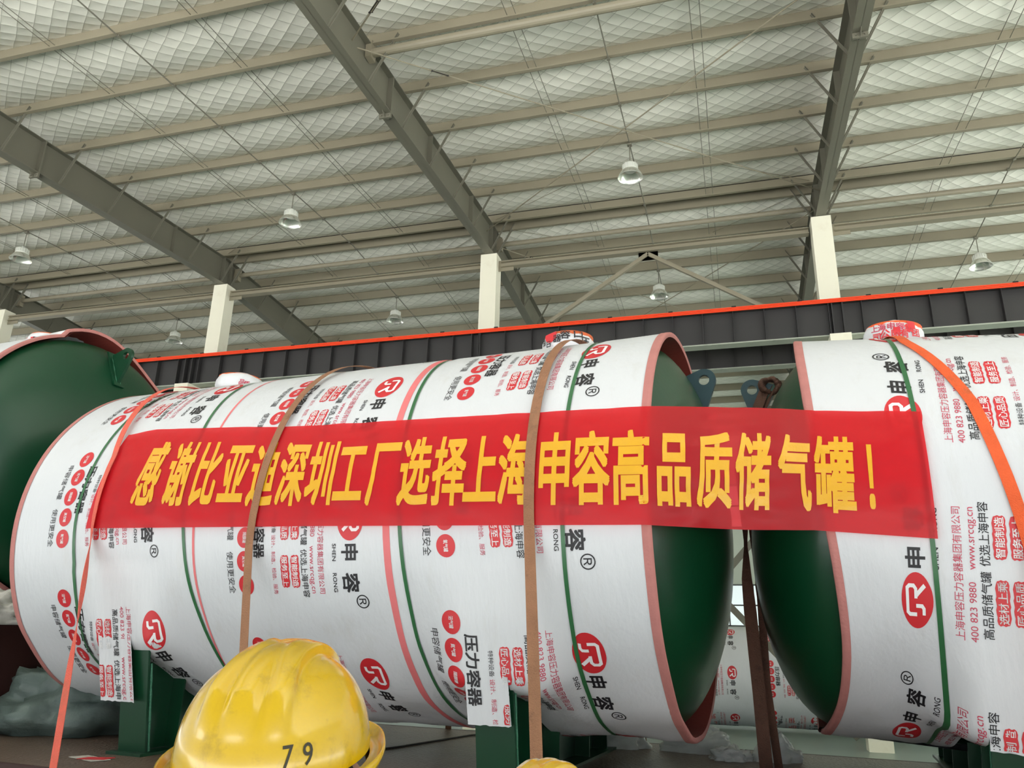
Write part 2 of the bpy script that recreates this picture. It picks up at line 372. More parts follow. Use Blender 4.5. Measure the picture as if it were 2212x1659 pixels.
# columns with corbels
CN = {-1: 'cut by the left edge of the view', 0: 'left of the middle, under the left rafter', 1: 'in the middle, under the middle rafter', 2: 'at the right, under the right rafter'}
for k in RX:
    x = X1-0.01+(k-1)*W; cw = 0.23; m = MB()
    m.box(x-cw, x+cw, 18.2, 18.62, 0, 10.05+CZ)
    for y0, y1 in ((17.2, 18.2), (18.62, 19.6)):
        m.box(x-0.22, x+0.22, y0, y1, 6.2+CZ, 6.57+CZ)
        ym = y1 if y0 < 18 else y0; yo = y0 if y0 < 18 else y1
        m.prism([(ym-18, 6.2), (yo-18, 6.2), (ym-18, 5.6)], P(x, 18, 0), (0, 1, 0), (0, 0, 1), (0.22, 0, 0))
    tag(m.build('column', 'cream_paint', loc=(x, 18.4, 0)), 'cream painted square column ' + CN[k], 'column', 'ridge line columns', 'structure')

# crane runway beams
def crane(y, label, orange):
    t = thing('crane_beam', P(XL, y, 6.57), label, 'crane beam', None, 'structure')
    zb, zt = 6.59, 7.40; m = MB()
    m.box(XL, XR, y-0.008, y+0.008, zb+CZ, zt+CZ); m.box(XL, XR, y-0.17, y+0.17, zt-0.02+CZ, zt+CZ); m.build('web_and_top_flange', 'crane_black', t)
    m = MB(); m.box(XL, XR, y-0.15, y+0.15, zb-0.02+CZ, zb+0.01+CZ); m.build('bottom_flange', 'primer_grey', t)
    m = MB(); m.box(XL, XR, y-0.04, y+0.04, zt+CZ, zt+0.1+CZ); m.build('rail', 'crane_black', t)
    x = 0.24-0.69*50
    while x < 12:
        if x > -24:
            m = MB(); m.box(x-0.006, x+0.006, y-0.145, y+0.145, zb+0.01+CZ, zt-0.02+CZ); m.build('stiffener', 'crane_black', t)
        x += 0.69
    for k in RX:
        for dx in (-0.11, 0.11):
            m = MB(); m.box(RX[k]+dx-0.012, RX[k]+dx+0.012, y-0.16, y+0.16, zb+0.01+CZ, zt-0.02+CZ); m.build('end_plate', 'crane_black', t)
    if orange:
        c = thing('conductor_rail', P(XL, y-0.2, zt), 'bright orange conductor rail clipped along the top of the near crane beam', 'conductor rail')
        for i in range(3):
            m = MB(); m.box(XL, XR, y-0.225, y-0.195, zt-0.055+i*0.034+CZ, zt-0.028+i*0.034+CZ); m.build('conductor_bar', 'rail_orange', c)
        x = 0.27-1.44*20
        while x < 12:
            if x > -22:
                m = MB(); m.box(x-0.05, x+0.05, y-0.23, y-0.165, zt+0.035+CZ, zt+0.065+CZ); m.box(x-0.02, x+0.02, y-0.2, y-0.165, zt-0.06+CZ, zt+0.06+CZ); m.build('rail_clip', 'black_plastic', c)
            x += 1.44
crane(17.5, 'black crane runway beam with upright stiffener plates, directly under the orange rail', True)
crane(19.25, 'dark crane runway beam behind the one with the orange rail', False)

# ties along the frames
def tie(name, label, segs, r, group=None, m='steel_taupe'):
    b = MB()
    for a, c in segs:
        b.tube([a, c], r, 12)
    return tag(b.build(name, m), label, 'tie', group, 'structure')
b = MB()
for k in (-1, 0, 1, 2):
    xa, xb = RX[k]+0.3, RX[k]+W-0.3
    if k == 2: xb = XR
    b.box(xa, xb, 18.3, 18.5, 9.68+CZ, 9.70+CZ); b.box(xa, xb, 18.3, 18.5, 9.82+CZ, 9.84+CZ); b.box(xa, xb, 18.395, 18.405, 9.7+CZ, 9.82+CZ)
    b.box(xa-0.08, xa+0.35, 18.39, 18.41, 9.58+CZ, 9.9+CZ)
tag(b.build('trim_3', 'steel_taupe'), 'taupe steel tie beam joining the heads of the cream columns', 'tie beam', kind='structure')
b = MB()
for k in (-1, 0, 1, 2):
    b.tube([P(RX[k]+0.15, 18.75, H-0.30), P(RX[k]+W-0.15 if k < 2 else XR, 18.75, H-0.30)], 0.07, 12)
    b.box(RX[k]+0.02, RX[k]+0.2, 18.68, 18.82, H-0.5+CZ, H-0.1+CZ)
tag(b.build('trim_4', 'steel_taupe'), 'round steel ridge tie running just behind the dark ridge gap', 'ridge tie', kind='structure')
yb5 = NEAR[5]
b = MB(); b.tube([P(X1+0.12, yb5, H-0.62), P(X1+W-0.12, yb5, H-0.62)], 0.085, 14); b.box(X1+0.02, X1+0.14, yb5-0.1, yb5+0.1, H-0.76+CZ, H-0.4+CZ)
tag(b.build('brace_tube', 'steel_taupe'), 'thick round strut under the uppermost purlin of the middle bay', 'strut')
# chevron and cross braces on the column line, middle bay
APX = P(-1.76, 18.4, 9.62)
for a, bb, lab in ((APX, P(X1+0.42, 18.4, 7.15), 'falling to the middle column'), (APX, P(X1+W-0.42, 18.4, 7.15), 'falling to the right column')):
    b = MB(); b.beam(a, bb, 0.09, 0.10); b.box(-2.0, -1.5, 18.39, 18.41, 9.45+CZ, 9.7+CZ)
    tag(b.build('chevron_brace', 'steel_taupe'), 'taupe inclined brace above the orange rail ' + lab, 'brace', 'chevron braces in the middle bay')
for a, bb, lab in ((P(-3.0, 18.4, 3.80), P(2.1, 18.4, -1.73), 'sloping down to the right'), (P(2.1, 18.45, 4.17), P(-3.4, 18.45, -1.9), 'sloping down to the left')):
    b = MB(); b.beam(a, bb, 0.10, 0.14); tag(b.build('cross_brace', 'steel_grey'), 'grey steel brace seen in the gap between the tanks, ' + lab, 'brace', 'cross braces in the gap')
# thin bracing rods with turnbuckles in the roof plane
def brace_rod(a, bb, label, buckle=None, r=0.014):
    t = thing('bracing_rod', a, label, 'bracing rod', 'roof bracing rods'); m = MB(); m.tube([a, bb], r, 6); m.build('rod', 'steel_taupe', t)
    if buckle:
        d = (bb-a).normalized(); c = a+d*buckle; x = d.orthogonal().normalized()*0.03; m = MB()
        for s in (-1, 1): m.tube([c+x*s-d*0.16, c+x*s+d*0.16], 0.009, 6)
        for s in (-1, 1): m.tube([c+d*s*0.16-x*1.3, c+d*s*0.16+x*1.3], 0.016, 6)
        m.build('turnbuckle', 'cable_dark', t)
zr = lambda y, d=0.30: zroof(y)-d
brace_rod(P(X1, 10.2, zr(10.2)), P(X1+W, 17.9, zr(17.9)), 'thin rod from the middle rafter, with turnbuckle, running to the right rafter head', 1.6)
brace_rod(P(X1, 17.9, zr(17.9)), P(X1+W, 10.2, zr(10.2)), 'thin rod from the middle rafter head rising right to the right rafter top')
brace_rod(P(X1, 10.0, zr(10.0)), P(X1+W, 2.6, zr(2.6)), 'short visible rod with turnbuckle at the top edge of the middle rafter', 1.0)
brace_rod(P(X1, 18.75, zr(18.75)), P(X1+W, 27.5, zr(27.5)), 'thin rod behind the ridge sloping down right across the middle bay', 1.3)
brace_rod(P(X1+W, 18.75, zr(18.75)), P(X1, 27.5, zr(27.5)), 'thin rod behind the ridge sloping down left across the middle bay')
def vrod(x0, y0, x1, y1, lab):
    brace_rod(P(x0, y0, zroof(y0)+0.1), P(x1, y1, zroof(y1)+0.12), lab, None, 0.007)
for k, nm in ((0, 'left'), (1, 'middle'), (2, 'right')):
    x = RX[k]
    vrod(x+0.2, NEAR[0], x+2.8, NEAR[1], 'slim diagonal rod at the near ridge purlin, right of the %s rafter' % nm)
    if k: vrod(x-0.2, NEAR[0], x-2.6, NEAR[1], 'slim diagonal rod at the near ridge purlin, left of the %s rafter' % nm)
    vrod(x+0.2, FAR[0], x+2.8, FAR[1], 'slim diagonal rod behind the ridge, right of the %s rafter' % nm)
    if k: vrod(x-0.2, FAR[0], x-2.6, FAR[1], 'slim diagonal rod behind the ridge, left of the %s rafter' % nm)

# conduits carrying the lamps, and the lamps
for k, lab in ((-1, 'far left bay, behind the left rafter'), (0, 'left bay between the left and middle rafters'), (1, 'middle bay'), (2, 'right bay beyond the right rafter')):
    x = RX[k]+4.28; b = MB()
    b.tube([P(x, NEAR[8], zroof(NEAR[8])-0.02), P(x, YR, H-0.0)], 0.014, 6); b.tube([P(x, YR, H-0.0), P(x, FAR[10], zroof(FAR[10])-0.02)], 0.014, 6)
    for y in NEAR[:8]+FAR[:10]: b.box(x-0.03, x+0.03, y-0.03, y+0.03, zroof(y)-0.035+CZ, zroof(y)+0.02+CZ)
    tag(b.build('cable_conduit', 'rod_steel'), 'lamp cable conduit under the purlins, ' + lab, 'conduit', None)
def make_lamp(loc, label):
    t = thing('high_bay_lamp', loc, label, 'lamp', 'high bay lamps'); c = Vector(loc)
    m = MB(); m.tube([c, c+Vector((0, 0, -0.50))], 0.012, 8); m.box(c.x-0.05, c.x+0.05, c.y-0.05, c.y+0.05, c.z-0.03, c.z+0.0); m.build('hanger_rod', 'rod_steel', t)
    m = MB(); m.lathe([(0.0, -0.46), (0.05, -0.46), (0.06, -0.50), (0.12, -0.51), (0.155, -0.54), (0.16, -0.66), (0.13, -0.68), (0.0, -0.68)], c, (0, 0, 1), (1, 0, 0), 28)
    h = m.build('driver_housing', 'lamp_white', t, smooth=True, shade_angle=35)
    f = MB()
    for i in range(18):
        a = 2*math.pi*i/18; d = Vector((math.cos(a), math.sin(a), 0)); f.frame(c+d*0.155+Vector((0, 0, -0.6)), d*0.02, d.cross(Vector((0, 0, 1)))*0.003, (0, 0, 0.06))
    f.build('cooling_fins', 'lamp_white', h)
    m = MB(); m.lathe([(0.14, -0.67), (0.19, -0.70), (0.255, -0.80), (0.275, -0.865), (0.282, -0.87), (0.278, -0.86), (0.25, -0.80), (0.185, -0.705), (0.135, -0.68)], c, (0, 0, 1), (1, 0, 0), 40)
    m.build('reflector', 'lamp_alu', t, smooth=True)
    m = MB(); m.lathe([(0.0, -0.70), (0.10, -0.70), (0.13, -0.685)], c, (0, 0, 1), (1, 0, 0), 24); m.build('lens', 'lamp_glass', t, smooth=True)
    return t
yn2, yf2 = NEAR[2], FAR[2]; zl = zroof(yn2)-0.04
L0 = make_lamp(P(RX[1]+4.28, yn2, zl), 'unlit bell-shaped high-bay lamp in the middle bay, the biggest, above the rail')
for k, y, lab in ((0, yn2, 'near row, between the left and middle rafters'), (-1, yn2, 'near row, at the left edge of the view'),
                  (1, yf2, 'far row, under the chevron braces'), (2, yf2, 'far row, right of the right column'),
                  (0, yf2, 'far row, just left of the middle column'), (-1, yf2, 'far row, just left of the left column')):
    o = copy_tree(L0, P(RX[k]+4.28, y, zl)); o['label'] = 'unlit bell-shaped high-bay lamp, ' + lab
# ------------------------------------------------------------------ glyphs
GC = {}
def glyph(txt, off=0.0):
    key = (txt, off)
    if key in GC: return GC[key]
    cu = bpy.data.curves.new('g', 'FONT'); cu.body = txt; cu.size = 1.0; cu.resolution_u = 6 if txt == '®' else 3
    o = bpy.data.objects.new('g', cu); COL.objects.link(o)
    e = o.evaluated_get(bpy.context.evaluated_depsgraph_get()); me = e.to_mesh()
    vs = [(v.co.x, v.co.y) for v in me.vertices]; fs = [tuple(p.vertices) for p in me.polygons]
    e.to_mesh_clear(); bpy.data.objects.remove(o); bpy.data.curves.remove(cu)
    if off:
        n = len(vs); v0, f0 = vs, fs; vs, fs = [], []
        for k in range(8):
            dx, dy = ((1, 0), (1, 1), (0, 1), (-1, 1), (-1, 0), (-1, -1), (0, -1), (1, -1))[k]; o = len(vs); vs += [(x+off*dx, y+off*dy) for x, y in v0]; fs += [tuple(o+i for i in f) for f in f0]
    GC[key] = (vs, fs); return GC[key]
def refine(vs, fs, cell):
    """triangulate and split long edges so that a flat glyph can follow a curved sheet"""
    tris = []
    for f in fs:
        for i in range(1, len(f)-1): tris.append((f[0], f[i], f[i+1]))
    vs = list(vs)
    for _ in range(7):
        mid = {}; out = []; again = False
        def ml(a, b):
            if math.dist(vs[a], vs[b]) <= cell: return None
            k = (min(a, b), max(a, b))
            if k not in mid: vs.append(((vs[a][0]+vs[b][0])/2, (vs[a][1]+vs[b][1])/2)); mid[k] = len(vs)-1
            return mid[k]
        for a, b, c in tris:
            ab, bc, ca = ml(a, b), ml(b, c), ml(c, a); n = sum(x is not None for x in (ab, bc, ca))
            if n: again = True
            if n == 0: out.append((a, b, c))
            elif n == 3: out += [(a, ab, ca), (ab, b, bc), (ca, bc, c), (ab, bc, ca)]
            else:
                while ab is None or (n == 2 and ca is not None):
                    a, b, c, ab, bc, ca = b, c, a, bc, ca, ab
                if n == 1: out += [(a, ab, c), (ab, b, c)]
                else: out += [(ab, b, bc), (a, ab, bc), (a, bc, c)]
        tris = out
        if not again: break
    return vs, tris
# one print block: pieces (a = along the tank, p = degrees round it, reading direction +p, glyph tops to +a)
DEG = 1.2*math.pi/180
INKS = ['wrap_white', 'ink_black', 'ink_red', 'ink_crimson', 'ink_white', 'foam_edge']
def block_pieces():
    out = []
    def put(vs, fs, ac, pc, mi, lift):      # local x along p (metres), y along a (metres)
        out.append(([(ac+y, pc+x/DEG) for x, y in vs], fs, ac, pc, mi, lift))
    def cjk(s, a, p0, p1, h, mi, off=0.0, lift=0.0022):
        n = len(s); pitch = (p1-p0)*DEG/n
        for i, ch in enumerate(s):
            vs, fs = glyph(ch, off); w = min(pitch*1.02, h*1.3) if n > 1 else pitch
            put([((x-0.5)*w, (y-0.38)*h*1.06) for x, y in vs], fs, a, p0+(i+0.5)*(p1-p0)/n, mi, lift)
    def latin(s, a, p0, p1, h, mi, off=0.0):
        vs, fs = glyph(s, off); xs = [v[0] for v in vs]; ys = [v[1] for v in vs]; x0, x1 = min(xs), max(xs)
        put([((x-(x0+x1)/2)*(p1-p0)*DEG/(x1-x0), (y-0.36)*h/0.72) for x, y in vs], fs, a, (p0+p1)/2, mi, 0.0022)
    def disc(a, p, ra, rp, mi, n=36, lift=0.0018, wob=0.0):
        vs = [(0, 0)]; fs = []
        for r in (0.5, 1.0):
            for i in range(n): t = 2*math.pi*i/n; vs.append((r*rp*DEG*math.cos(t), r*ra*math.sin(t)))
        for i in range(n): fs.append((0, 1+i, 1+(i+1) % n)); fs.append((1+i, 1+n+i, 1+n+(i+1) % n, 1+(i+1) % n))
        put(vs, fs, a, p, mi, lift)
    # round emblem: red oval with the white strokes
    disc(0, 0, 0.086, 5.9, 2)
    S = 0.0125
    def ribbon(pts, wd):
        pts = [Vector((x, y)) for x, y in pts]; vs = []; fs = []
        for i, q in enumerate(pts):
            d0 = (q-pts[i-1]).normalized() if i else None; d1 = (pts[i+1]-q).normalized() if i < len(pts)-1 else None
            if d0 is None: nn = Vector((-d1.y, d1.x)); k = 1
            elif d1 is None: nn = Vector((-d0.y, d0.x)); k = 1
            else:
                nn = (Vector((-d0.y, d0.x))+Vector((-d1.y, d1.x))).normalized(); k = 1/max(0.5, nn.dot(Vector((-d0.y, d0.x))))
            vs += [tuple(q+nn*wd*k), tuple(q-nn*wd*k)]
        for i in range(len(pts)-1): fs.append((2*i, 2*i+1, 2*i+3, 2*i+2))
        vs, fs = refine(vs, fs, 0.03); put(vs, fs, 0, 0, 4, 0.0038)
    w_ = 0.0085
    ribbon([(-0.058, -0.042), (-0.058, 0.000), (-0.052, 0.012), (0.00, 0.012)] if False else [(-0.062, -0.040), (-0.034, -0.040), (-0.022, -0.030), (-0.022, 0.004)], w_)
    ribbon([(-0.060, 0.0), (-0.060, 0.040), (-0.050, 0.052), (0.056, 0.052), (0.066, 0.040), (0.066, 0.016), (0.052, 0.004), (0.010, 0.004)], w_)
    ribbon([(0.022, 0.004), (0.068, -0.046)], w_*1.15)
    cjk('申', 0, 6.3, 11.4, 0.105, 1, 0.025); cjk('容', 0, 14.1, 19.4, 0.105, 1, 0.025)
    vs, fs = glyph('®', 0.0); xs = [v[0] for v in vs]; ys = [v[1] for v in vs]; cx, cy = (min(xs)+max(xs))/2, (min(ys)+max(ys))/2; s = 0.078/(max(xs)-min(xs))
    put([((x-cx)*s, (y-cy)*s) for x, y in vs], fs, 0.058, 21.8, 1, 0.0022)
    latin('SHEN', -0.10, 6.6, 11.1, 0.024, 1, 0.01); latin('RONG', -0.10, 14.2, 19.2, 0.024, 1, 0.01)
    cjk('上海申容压力容器集团有限公司', -0.19, -7, 19.8, 0.040, 3)
    latin('400 823 9880', -0.245, -7, 4.6, 0.030, 3); latin('www.srcqg.cn', -0.245, 7, 19.6, 0.034, 3)
    cjk('高品质储气罐', -0.302, -6.3, 6.8, 0.045, 1, 0.006); cjk('优选上海申容', -0.302, 7.8, 20.8, 0.045, 1, 0.006)
    for a, p0, p1, s in ((-0.365, -3.2, 5, '选材上乘'), (-0.435, -3.2, 5, '匠心品质'), (-0.365, 9.6, 17.8, '智能制造'), (-0.435, 9.6, 17.8, '服务至上')):
        n = 44; L_ = (p1-p0)*DEG/2+0.008; vs = [(0, 0)]; fs = []
        for i in range(n):
            t = 2*math.pi*i/n; c, si = math.cos(t), math.sin(t); k = 1/max(abs(c)**6+abs(si)**6, 1e-6)**(1/6)
            vs.append((c*k*L_*0.97+0.002*math.sin(9*t), si*k*0.028*(1+0.08*math.sin(14*t))))
        fs = [(0, 1+i, 1+(i+1) % n) for i in range(n)]
        vs, fs = refine(vs, fs, 0.06); put(vs, fs, a, (p0+p1)/2, 2, 0.0018)
        cjk(s, a, p0, p1, 0.040, 4, 0.012, 0.0034)
    cjk('特种设备', -0.51, -2.6, 3.4, 0.029, 1); cjk('设计、制造、检验、服务', -0.51, 3.8, 20, 0.029, 3)
    cjk('压力容器', -0.61, -6.2, 10.0, 0.075, 1, 0.022)
    for pc, s in ((-8.8, '沼气罐'), (-2.25, '氮气罐'), (4.3, '隔膜罐'), (10.8, '真空罐'), (17.4, '氧气罐')):
        disc(-0.715, pc, 0.053, 2.85, 2, 28); cjk(s, -0.715, pc-1.5, pc+1.5, 0.026, 4, 0.01, 0.0034)
    cjk('申容储气罐', -0.82, -7, 5, 0.048, 1); cjk('使用更安全', -0.82, 8, 19.8, 0.048, 1)
    return out
BLOCK = block_pieces()

# ------------------------------------------------------------------ tanks
class Tank:
    def __init__(s, c, yaw, el, R, s0, s1, phs=1.0):
        s.c = Vector(c)+Vector((0, 0, CZ)); s.R = R; s.s0, s.s1 = s0, s1
        y, e = math.radians(yaw), math.radians(el)
        s.d = Vector((math.cos(y)*math.cos(e), math.sin(y)*math.cos(e), math.sin(e))); s.n = Vector((math.sin(y), -math.cos(y), 0)); s.u = s.n.cross(s.d)
        if s.u.z < 0: s.u = -s.u
        s.bind = []; s.holes = []; s.seed = random.random()*50; s.flare = None; s.e0 = None
    def at(s, a, n, u): return s.c+s.d*a+s.n*n+s.u*u
    def cyl(s, a, ph, R): t = math.radians(ph); return s.c+s.d*a+R*(math.cos(t)*s.u+math.sin(t)*s.n)
    def bump(s, a, ph):
        q = Vector((a*1.6, ph*0.03, s.seed)); r = 0.006*noise.noise(q)
        k = min(1.0, max(0.0, (ph-96)/30.0))
        if k: r += k*(0.022*noise.noise(Vector((a*2.6+ph*0.02, ph*0.055-a*1.1, s.seed+9)))+0.006*noise.noise(Vector((a*9, ph*0.09+a*3, s.seed+20))))
        for b0, sl in s.bind:
            x = a-(b0+sl*(ph-100)); r -= 0.009*math.exp(-(x/0.035)**2)
        if s.flare: r += s.flare(a, ph)
        return r
    def remap(s, a, ph):
        for h in s.holes:
            sa, sb, ph0, ub, kl, kr = h[:6]; g = max(0.0, ph-ph0)
            if g:
                if sb <= a < sb+0.6: e = sb+kr*g; a = e+(a-sb)*(sb+0.6-e)/0.6
                elif sa-0.6 < a <= sa: e = sa-kl*g; a = e-(sa-a)*(e-(sa-0.6))/0.6
        if s.e0:
            k = max(0.0, min(1.0, 1-(a-s.s0)/0.5)); a += k*s.e0(ph)
        return a
    def surf(s, a, ph, lift=0.0, region=None):
        p = s.cyl(s.remap(a, ph), ph, s.R+(s.bump(a, ph) if region is None else 0.004)+lift)
        for i, (sa, sb, ph0, ub, kl, kr, skew) in enumerate(s.holes):
            if ph <= 90 or (region is not None and region != i): continue
            if region == i: k = 1.0
            else:
                d = max(0.0, sa-a, a-sb-0.10); wd = 0.17
                if d > 0.6: continue
                k = math.exp(-(d/wd)**2)
                if ph > ph0: k *= math.exp(-((ph-ph0)/9.0)**2)
            l9 = math.radians(ph-90)*s.R
            if ph <= 104: p = p+s.d*(skew*l9*k); continue
            t = math.radians(104); n1, u1 = s.R*math.sin(t), s.R*math.cos(t); l = math.radians(ph-104)*s.R
            nn = n1+0.006-0.145*l
            q = s.at(a+skew*l9, nn+0.004*noise.noise(Vector((a*6, l*5, 4)))+lift, u1-l)
            p = p+(q-p)*k
        return p
    def region(s, a, ph):
        for i, h in enumerate(s.holes):
            if h[0]-0.004 <= a <= h[1]+0.004 and ph > h[2]: return i
        return None

def wrap(T, parent, blocks, seams, step=0.035, ph_step=2.0, sgn=1, kp=1.0, fullprint=(-12, 186)):
    """printed film: sheet with its printing in one mesh; loose flaps as parts of their own"""
    m = MB(); flaps = [MB() for _ in T.holes]
    cols = sorted(set([T.s0, T.s1]+[T.s0+i*step for i in range(1, int((T.s1-T.s0)/step))]+[e for h in T.holes for e in (h[0], h[1])]))
    out = [cols[0]]
    for c in cols[1:]:
        if c-out[-1] > 0.006: out.append(c)
        elif any(abs(c-e) < 1e-9 for h in T.holes for e in h[:2]): out[-1] = c
    cols = out; n = int(360/ph_step)
    phs = [-180+360*i/n for i in range(n+1)]
    idx = {}
    for i, ph in enumerate(phs):
        for j, a in enumerate(cols): idx[i, j] = len(m.v); m.v.append(T.surf(a, ph))
    for i in range(n):
        for j in range(len(cols)-1):
            ac, pc = (cols[j]+cols[j+1])/2, (phs[i]+phs[i+1])/2; r = T.region(ac, pc)
            if r is not None: continue
            m.f.append([idx[i, j], idx[i, j+1], idx[i+1, j+1], idx[i+1, j]]); m.m.append(0)
    for r, h in enumerate(T.holes):
        sa, sb, ph0, ub = h[:4]; na = 14; nl = 44; pend = 104+math.degrees((math.cos(math.radians(104))*T.R-ub)/T.R)
        ps = ph0-2.5; rows = []
        for i in range(nl+1):
            row = []
            for j in range(na+1):
                ph = ps+(pend-ps)*i/nl; a = sa+(sb-sa)*j/na
                if i == nl: ph += 0.35*noise.noise(Vector((j*0.9, 2, r)))
                if j in (0, na): a += 0.002*noise.noise(Vector((i*0.7, j, r)))
                row.append(T.surf(a, ph, 0.0008, r))
            rows.append(row)
        flaps[r].grid(rows)
    for (s0, ph0) in blocks:
        for vs, fs, ac, pc, mi, lift in BLOCK:
            a0, p0 = s0+sgn*ac, ph0+sgn*pc*kp
            if not (T.s0+0.02 < a0 < T.s1-0.02) or not (fullprint[0] < p0 < fullprint[1]): continue
            r = T.region(a0, p0); tgt = m
            if r is not None:
                tgt = flaps[r]; sa, sb, q0, ub = T.holes[r][:4]
                pend = 104+math.degrees((math.cos(math.radians(104))*T.R-ub)/T.R)
            pts = [(s0+sgn*a, ph0+sgn*p*kp) for a, p in vs]
            if r is not None:
                if min(q for _, q in pts) > pend-0.6: continue
                pts = [(min(max(a, sa+0.004), sb-0.004), min(q, pend-0.4)) for a, q in pts]
            else:
                pts = [(min(max(a, T.s0+0.006), T.s1-0.006), q) for a, q in pts]
            P3 = [T.surf(a, q, lift+(0.0015 if r is not None else 0), r) for a, q in pts]
            tgt.add(P3, fs, mi)
    for (sa, wd, sl) in seams:
        rows = [[T.surf(sa+sl*(ph-100)+wd*j/2, ph, 0.0016) for j in range(3)] for ph in [-40+3*i for i in range(74)]]
        m.grid(rows, 5)
    o = m.build('printed_wrap', INKS, parent, smooth=True, shade_angle=40)
    for f in flaps: f.build('loose_wrap_flap', INKS, parent, smooth=True, shade_angle=40)
    return o
def band(T, parent, s0, sl, p0=-170, p1=190, wd=0.022):
    rows = []
    for i in range(int((p1-p0)/3)+1):
        ph = p0+3*i; a = s0+sl*(ph-100); rows.append([T.surf(a+dx, ph, 0.0065) for dx in (-wd/2, wd/2)])
    m = MB(); m.grid(rows); return m.build('binding_band', 'band_green', parent, smooth=True)
def foam(T, parent, end, wob=None):
    """pink foam lip and lining at one end of the wrap"""
    sg = 1 if end == T.s1 else -1; prof = [(-0.004, 0.0035), (0.004, 0.0045), (0.022, 0.003), (0.026, -0.006), (0.02, -0.026)]; rows = []
    for dx, dr in [(-0.022, 0.0032)]+prof:
        rows.append([T.cyl(T.remap(end+sg*dx, ph) if not wob else end+sg*(dx+wob(ph)), ph, T.R+T.bump(end, ph)+dr) for ph in [-180+3*i for i in range(121)]])
    m = MB(); m.grid(rows); m.build('foam_lip', 'foam_pink', parent, smooth=True)
    rows = [[T.cyl(T.remap(end, ph)-sg*dx, ph, T.R-0.026+T.bump(end, ph)) for ph in [-180+4*i for i in range(91)]] for dx in (-0.02, 0.1, 0.25, 0.45)]
    m = MB(); m.grid(rows); m.build('foam_lining', 'foam_dark', parent, smooth=True)
def shell(T, parent, sa, sb, ba, bb, R):
    prof = []
    for i in range(19): t = math.pi/2*i/18; prof.append((R*math.sin(t), sa-ba*math.cos(t)))
    for i in range(19): t = math.pi/2*(1-i/18); prof.append((R*math.sin(t), sb+bb*math.cos(t)))
    prof[0] = (0.001, prof[0][1]); prof[-1] = (0.001, prof[-1][1])
    m = MB(); m.lathe(prof, T.c, T.d, T.u, 96); return m.build('vessel_shell', 'tank_green', parent, smooth=True)
def saddle(T, parent, sc, zdeck, w=0.125, hn=1.0):
    ub = (zdeck-T.at(sc, 0, 0).z)/T.u.z; m = MB(); n = 30
    # transverse web following the belly
    top = []
    for i in range(n+1):
        q = -1.10+2.20*i/n; top.append((q, -math.sqrt(max(0.02, T.R**2-q*q))+0.015 if abs(q) < 1.0 else -0.62))
    poly = [(hn, ub)]+[(hn, -0.62)]+[(q, u) for q, u in reversed(top)]+[(-hn, -0.62), (-hn, ub)]
    o = T.at(sc, 0, 0)
    for i in range(len(poly)-1): pass
    m2 = MB(); qs = [0.93*(-1+2*i/40) for i in range(41)]
    for q0, q1 in zip(qs, qs[1:]):
        f = lambda q: max(ub+0.05, -math.sqrt(max(0.0, 1.19**2-q*q))+0.02 if abs(q) < 1.03 else -0.58)
        vs = [T.at(sc+dx, q, u) for dx in (-0.01, 0.01) for q, u in ((q0, ub+0.02), (q1, ub+0.02), (q1, f(q1)), (q0, f(q0)))]
        m2.add(vs, [(0, 1, 2, 3), (7, 6, 5, 4), (0, 4, 5, 1), (3, 2, 6, 7)])
    sd = m2.build('saddle', 'tank_green', parent)
    for q in (-hn, hn):
        p = MB(); tl = (T.u+T.n*(0.16 if q > 0 else -0.16)); p.frame(T.at(sc, q*1.005, (ub-0.80)/2+0.01), T.d*w, T.n*0.008, tl*((-0.80-ub)/2)); p.build('end_plate', 'tank_green', sd)
    for q in (-0.72, -0.3, 0.3, 0.72):
        u1 = -math.sqrt(1.18**2-q*q)+0.01
        p = MB(); p.frame(T.at(sc, q, (ub+u1)/2), T.d*w, T.n*0.006, T.u*((u1-ub)/2)); p.build('rib', 'tank_green', sd)
    p = MB(); p.frame(T.at(sc, 0, ub+0.008), T.d*(w+0.03), T.n*(hn+0.03), T.u*0.008); p.build('base_plate', 'tank_green', sd)
    for dx in (-w, w):
        q = hn-0.008; p = MB(); p.tube([T.at(sc+dx*0.98, q-0.01+0.16*(i*0.045-0.27), ub+0.02+i*0.045) for i in range(12)], [0.006+0.004*random.random() for _ in range(12)], 6); p.build('weld_seam', 'weld', sd)
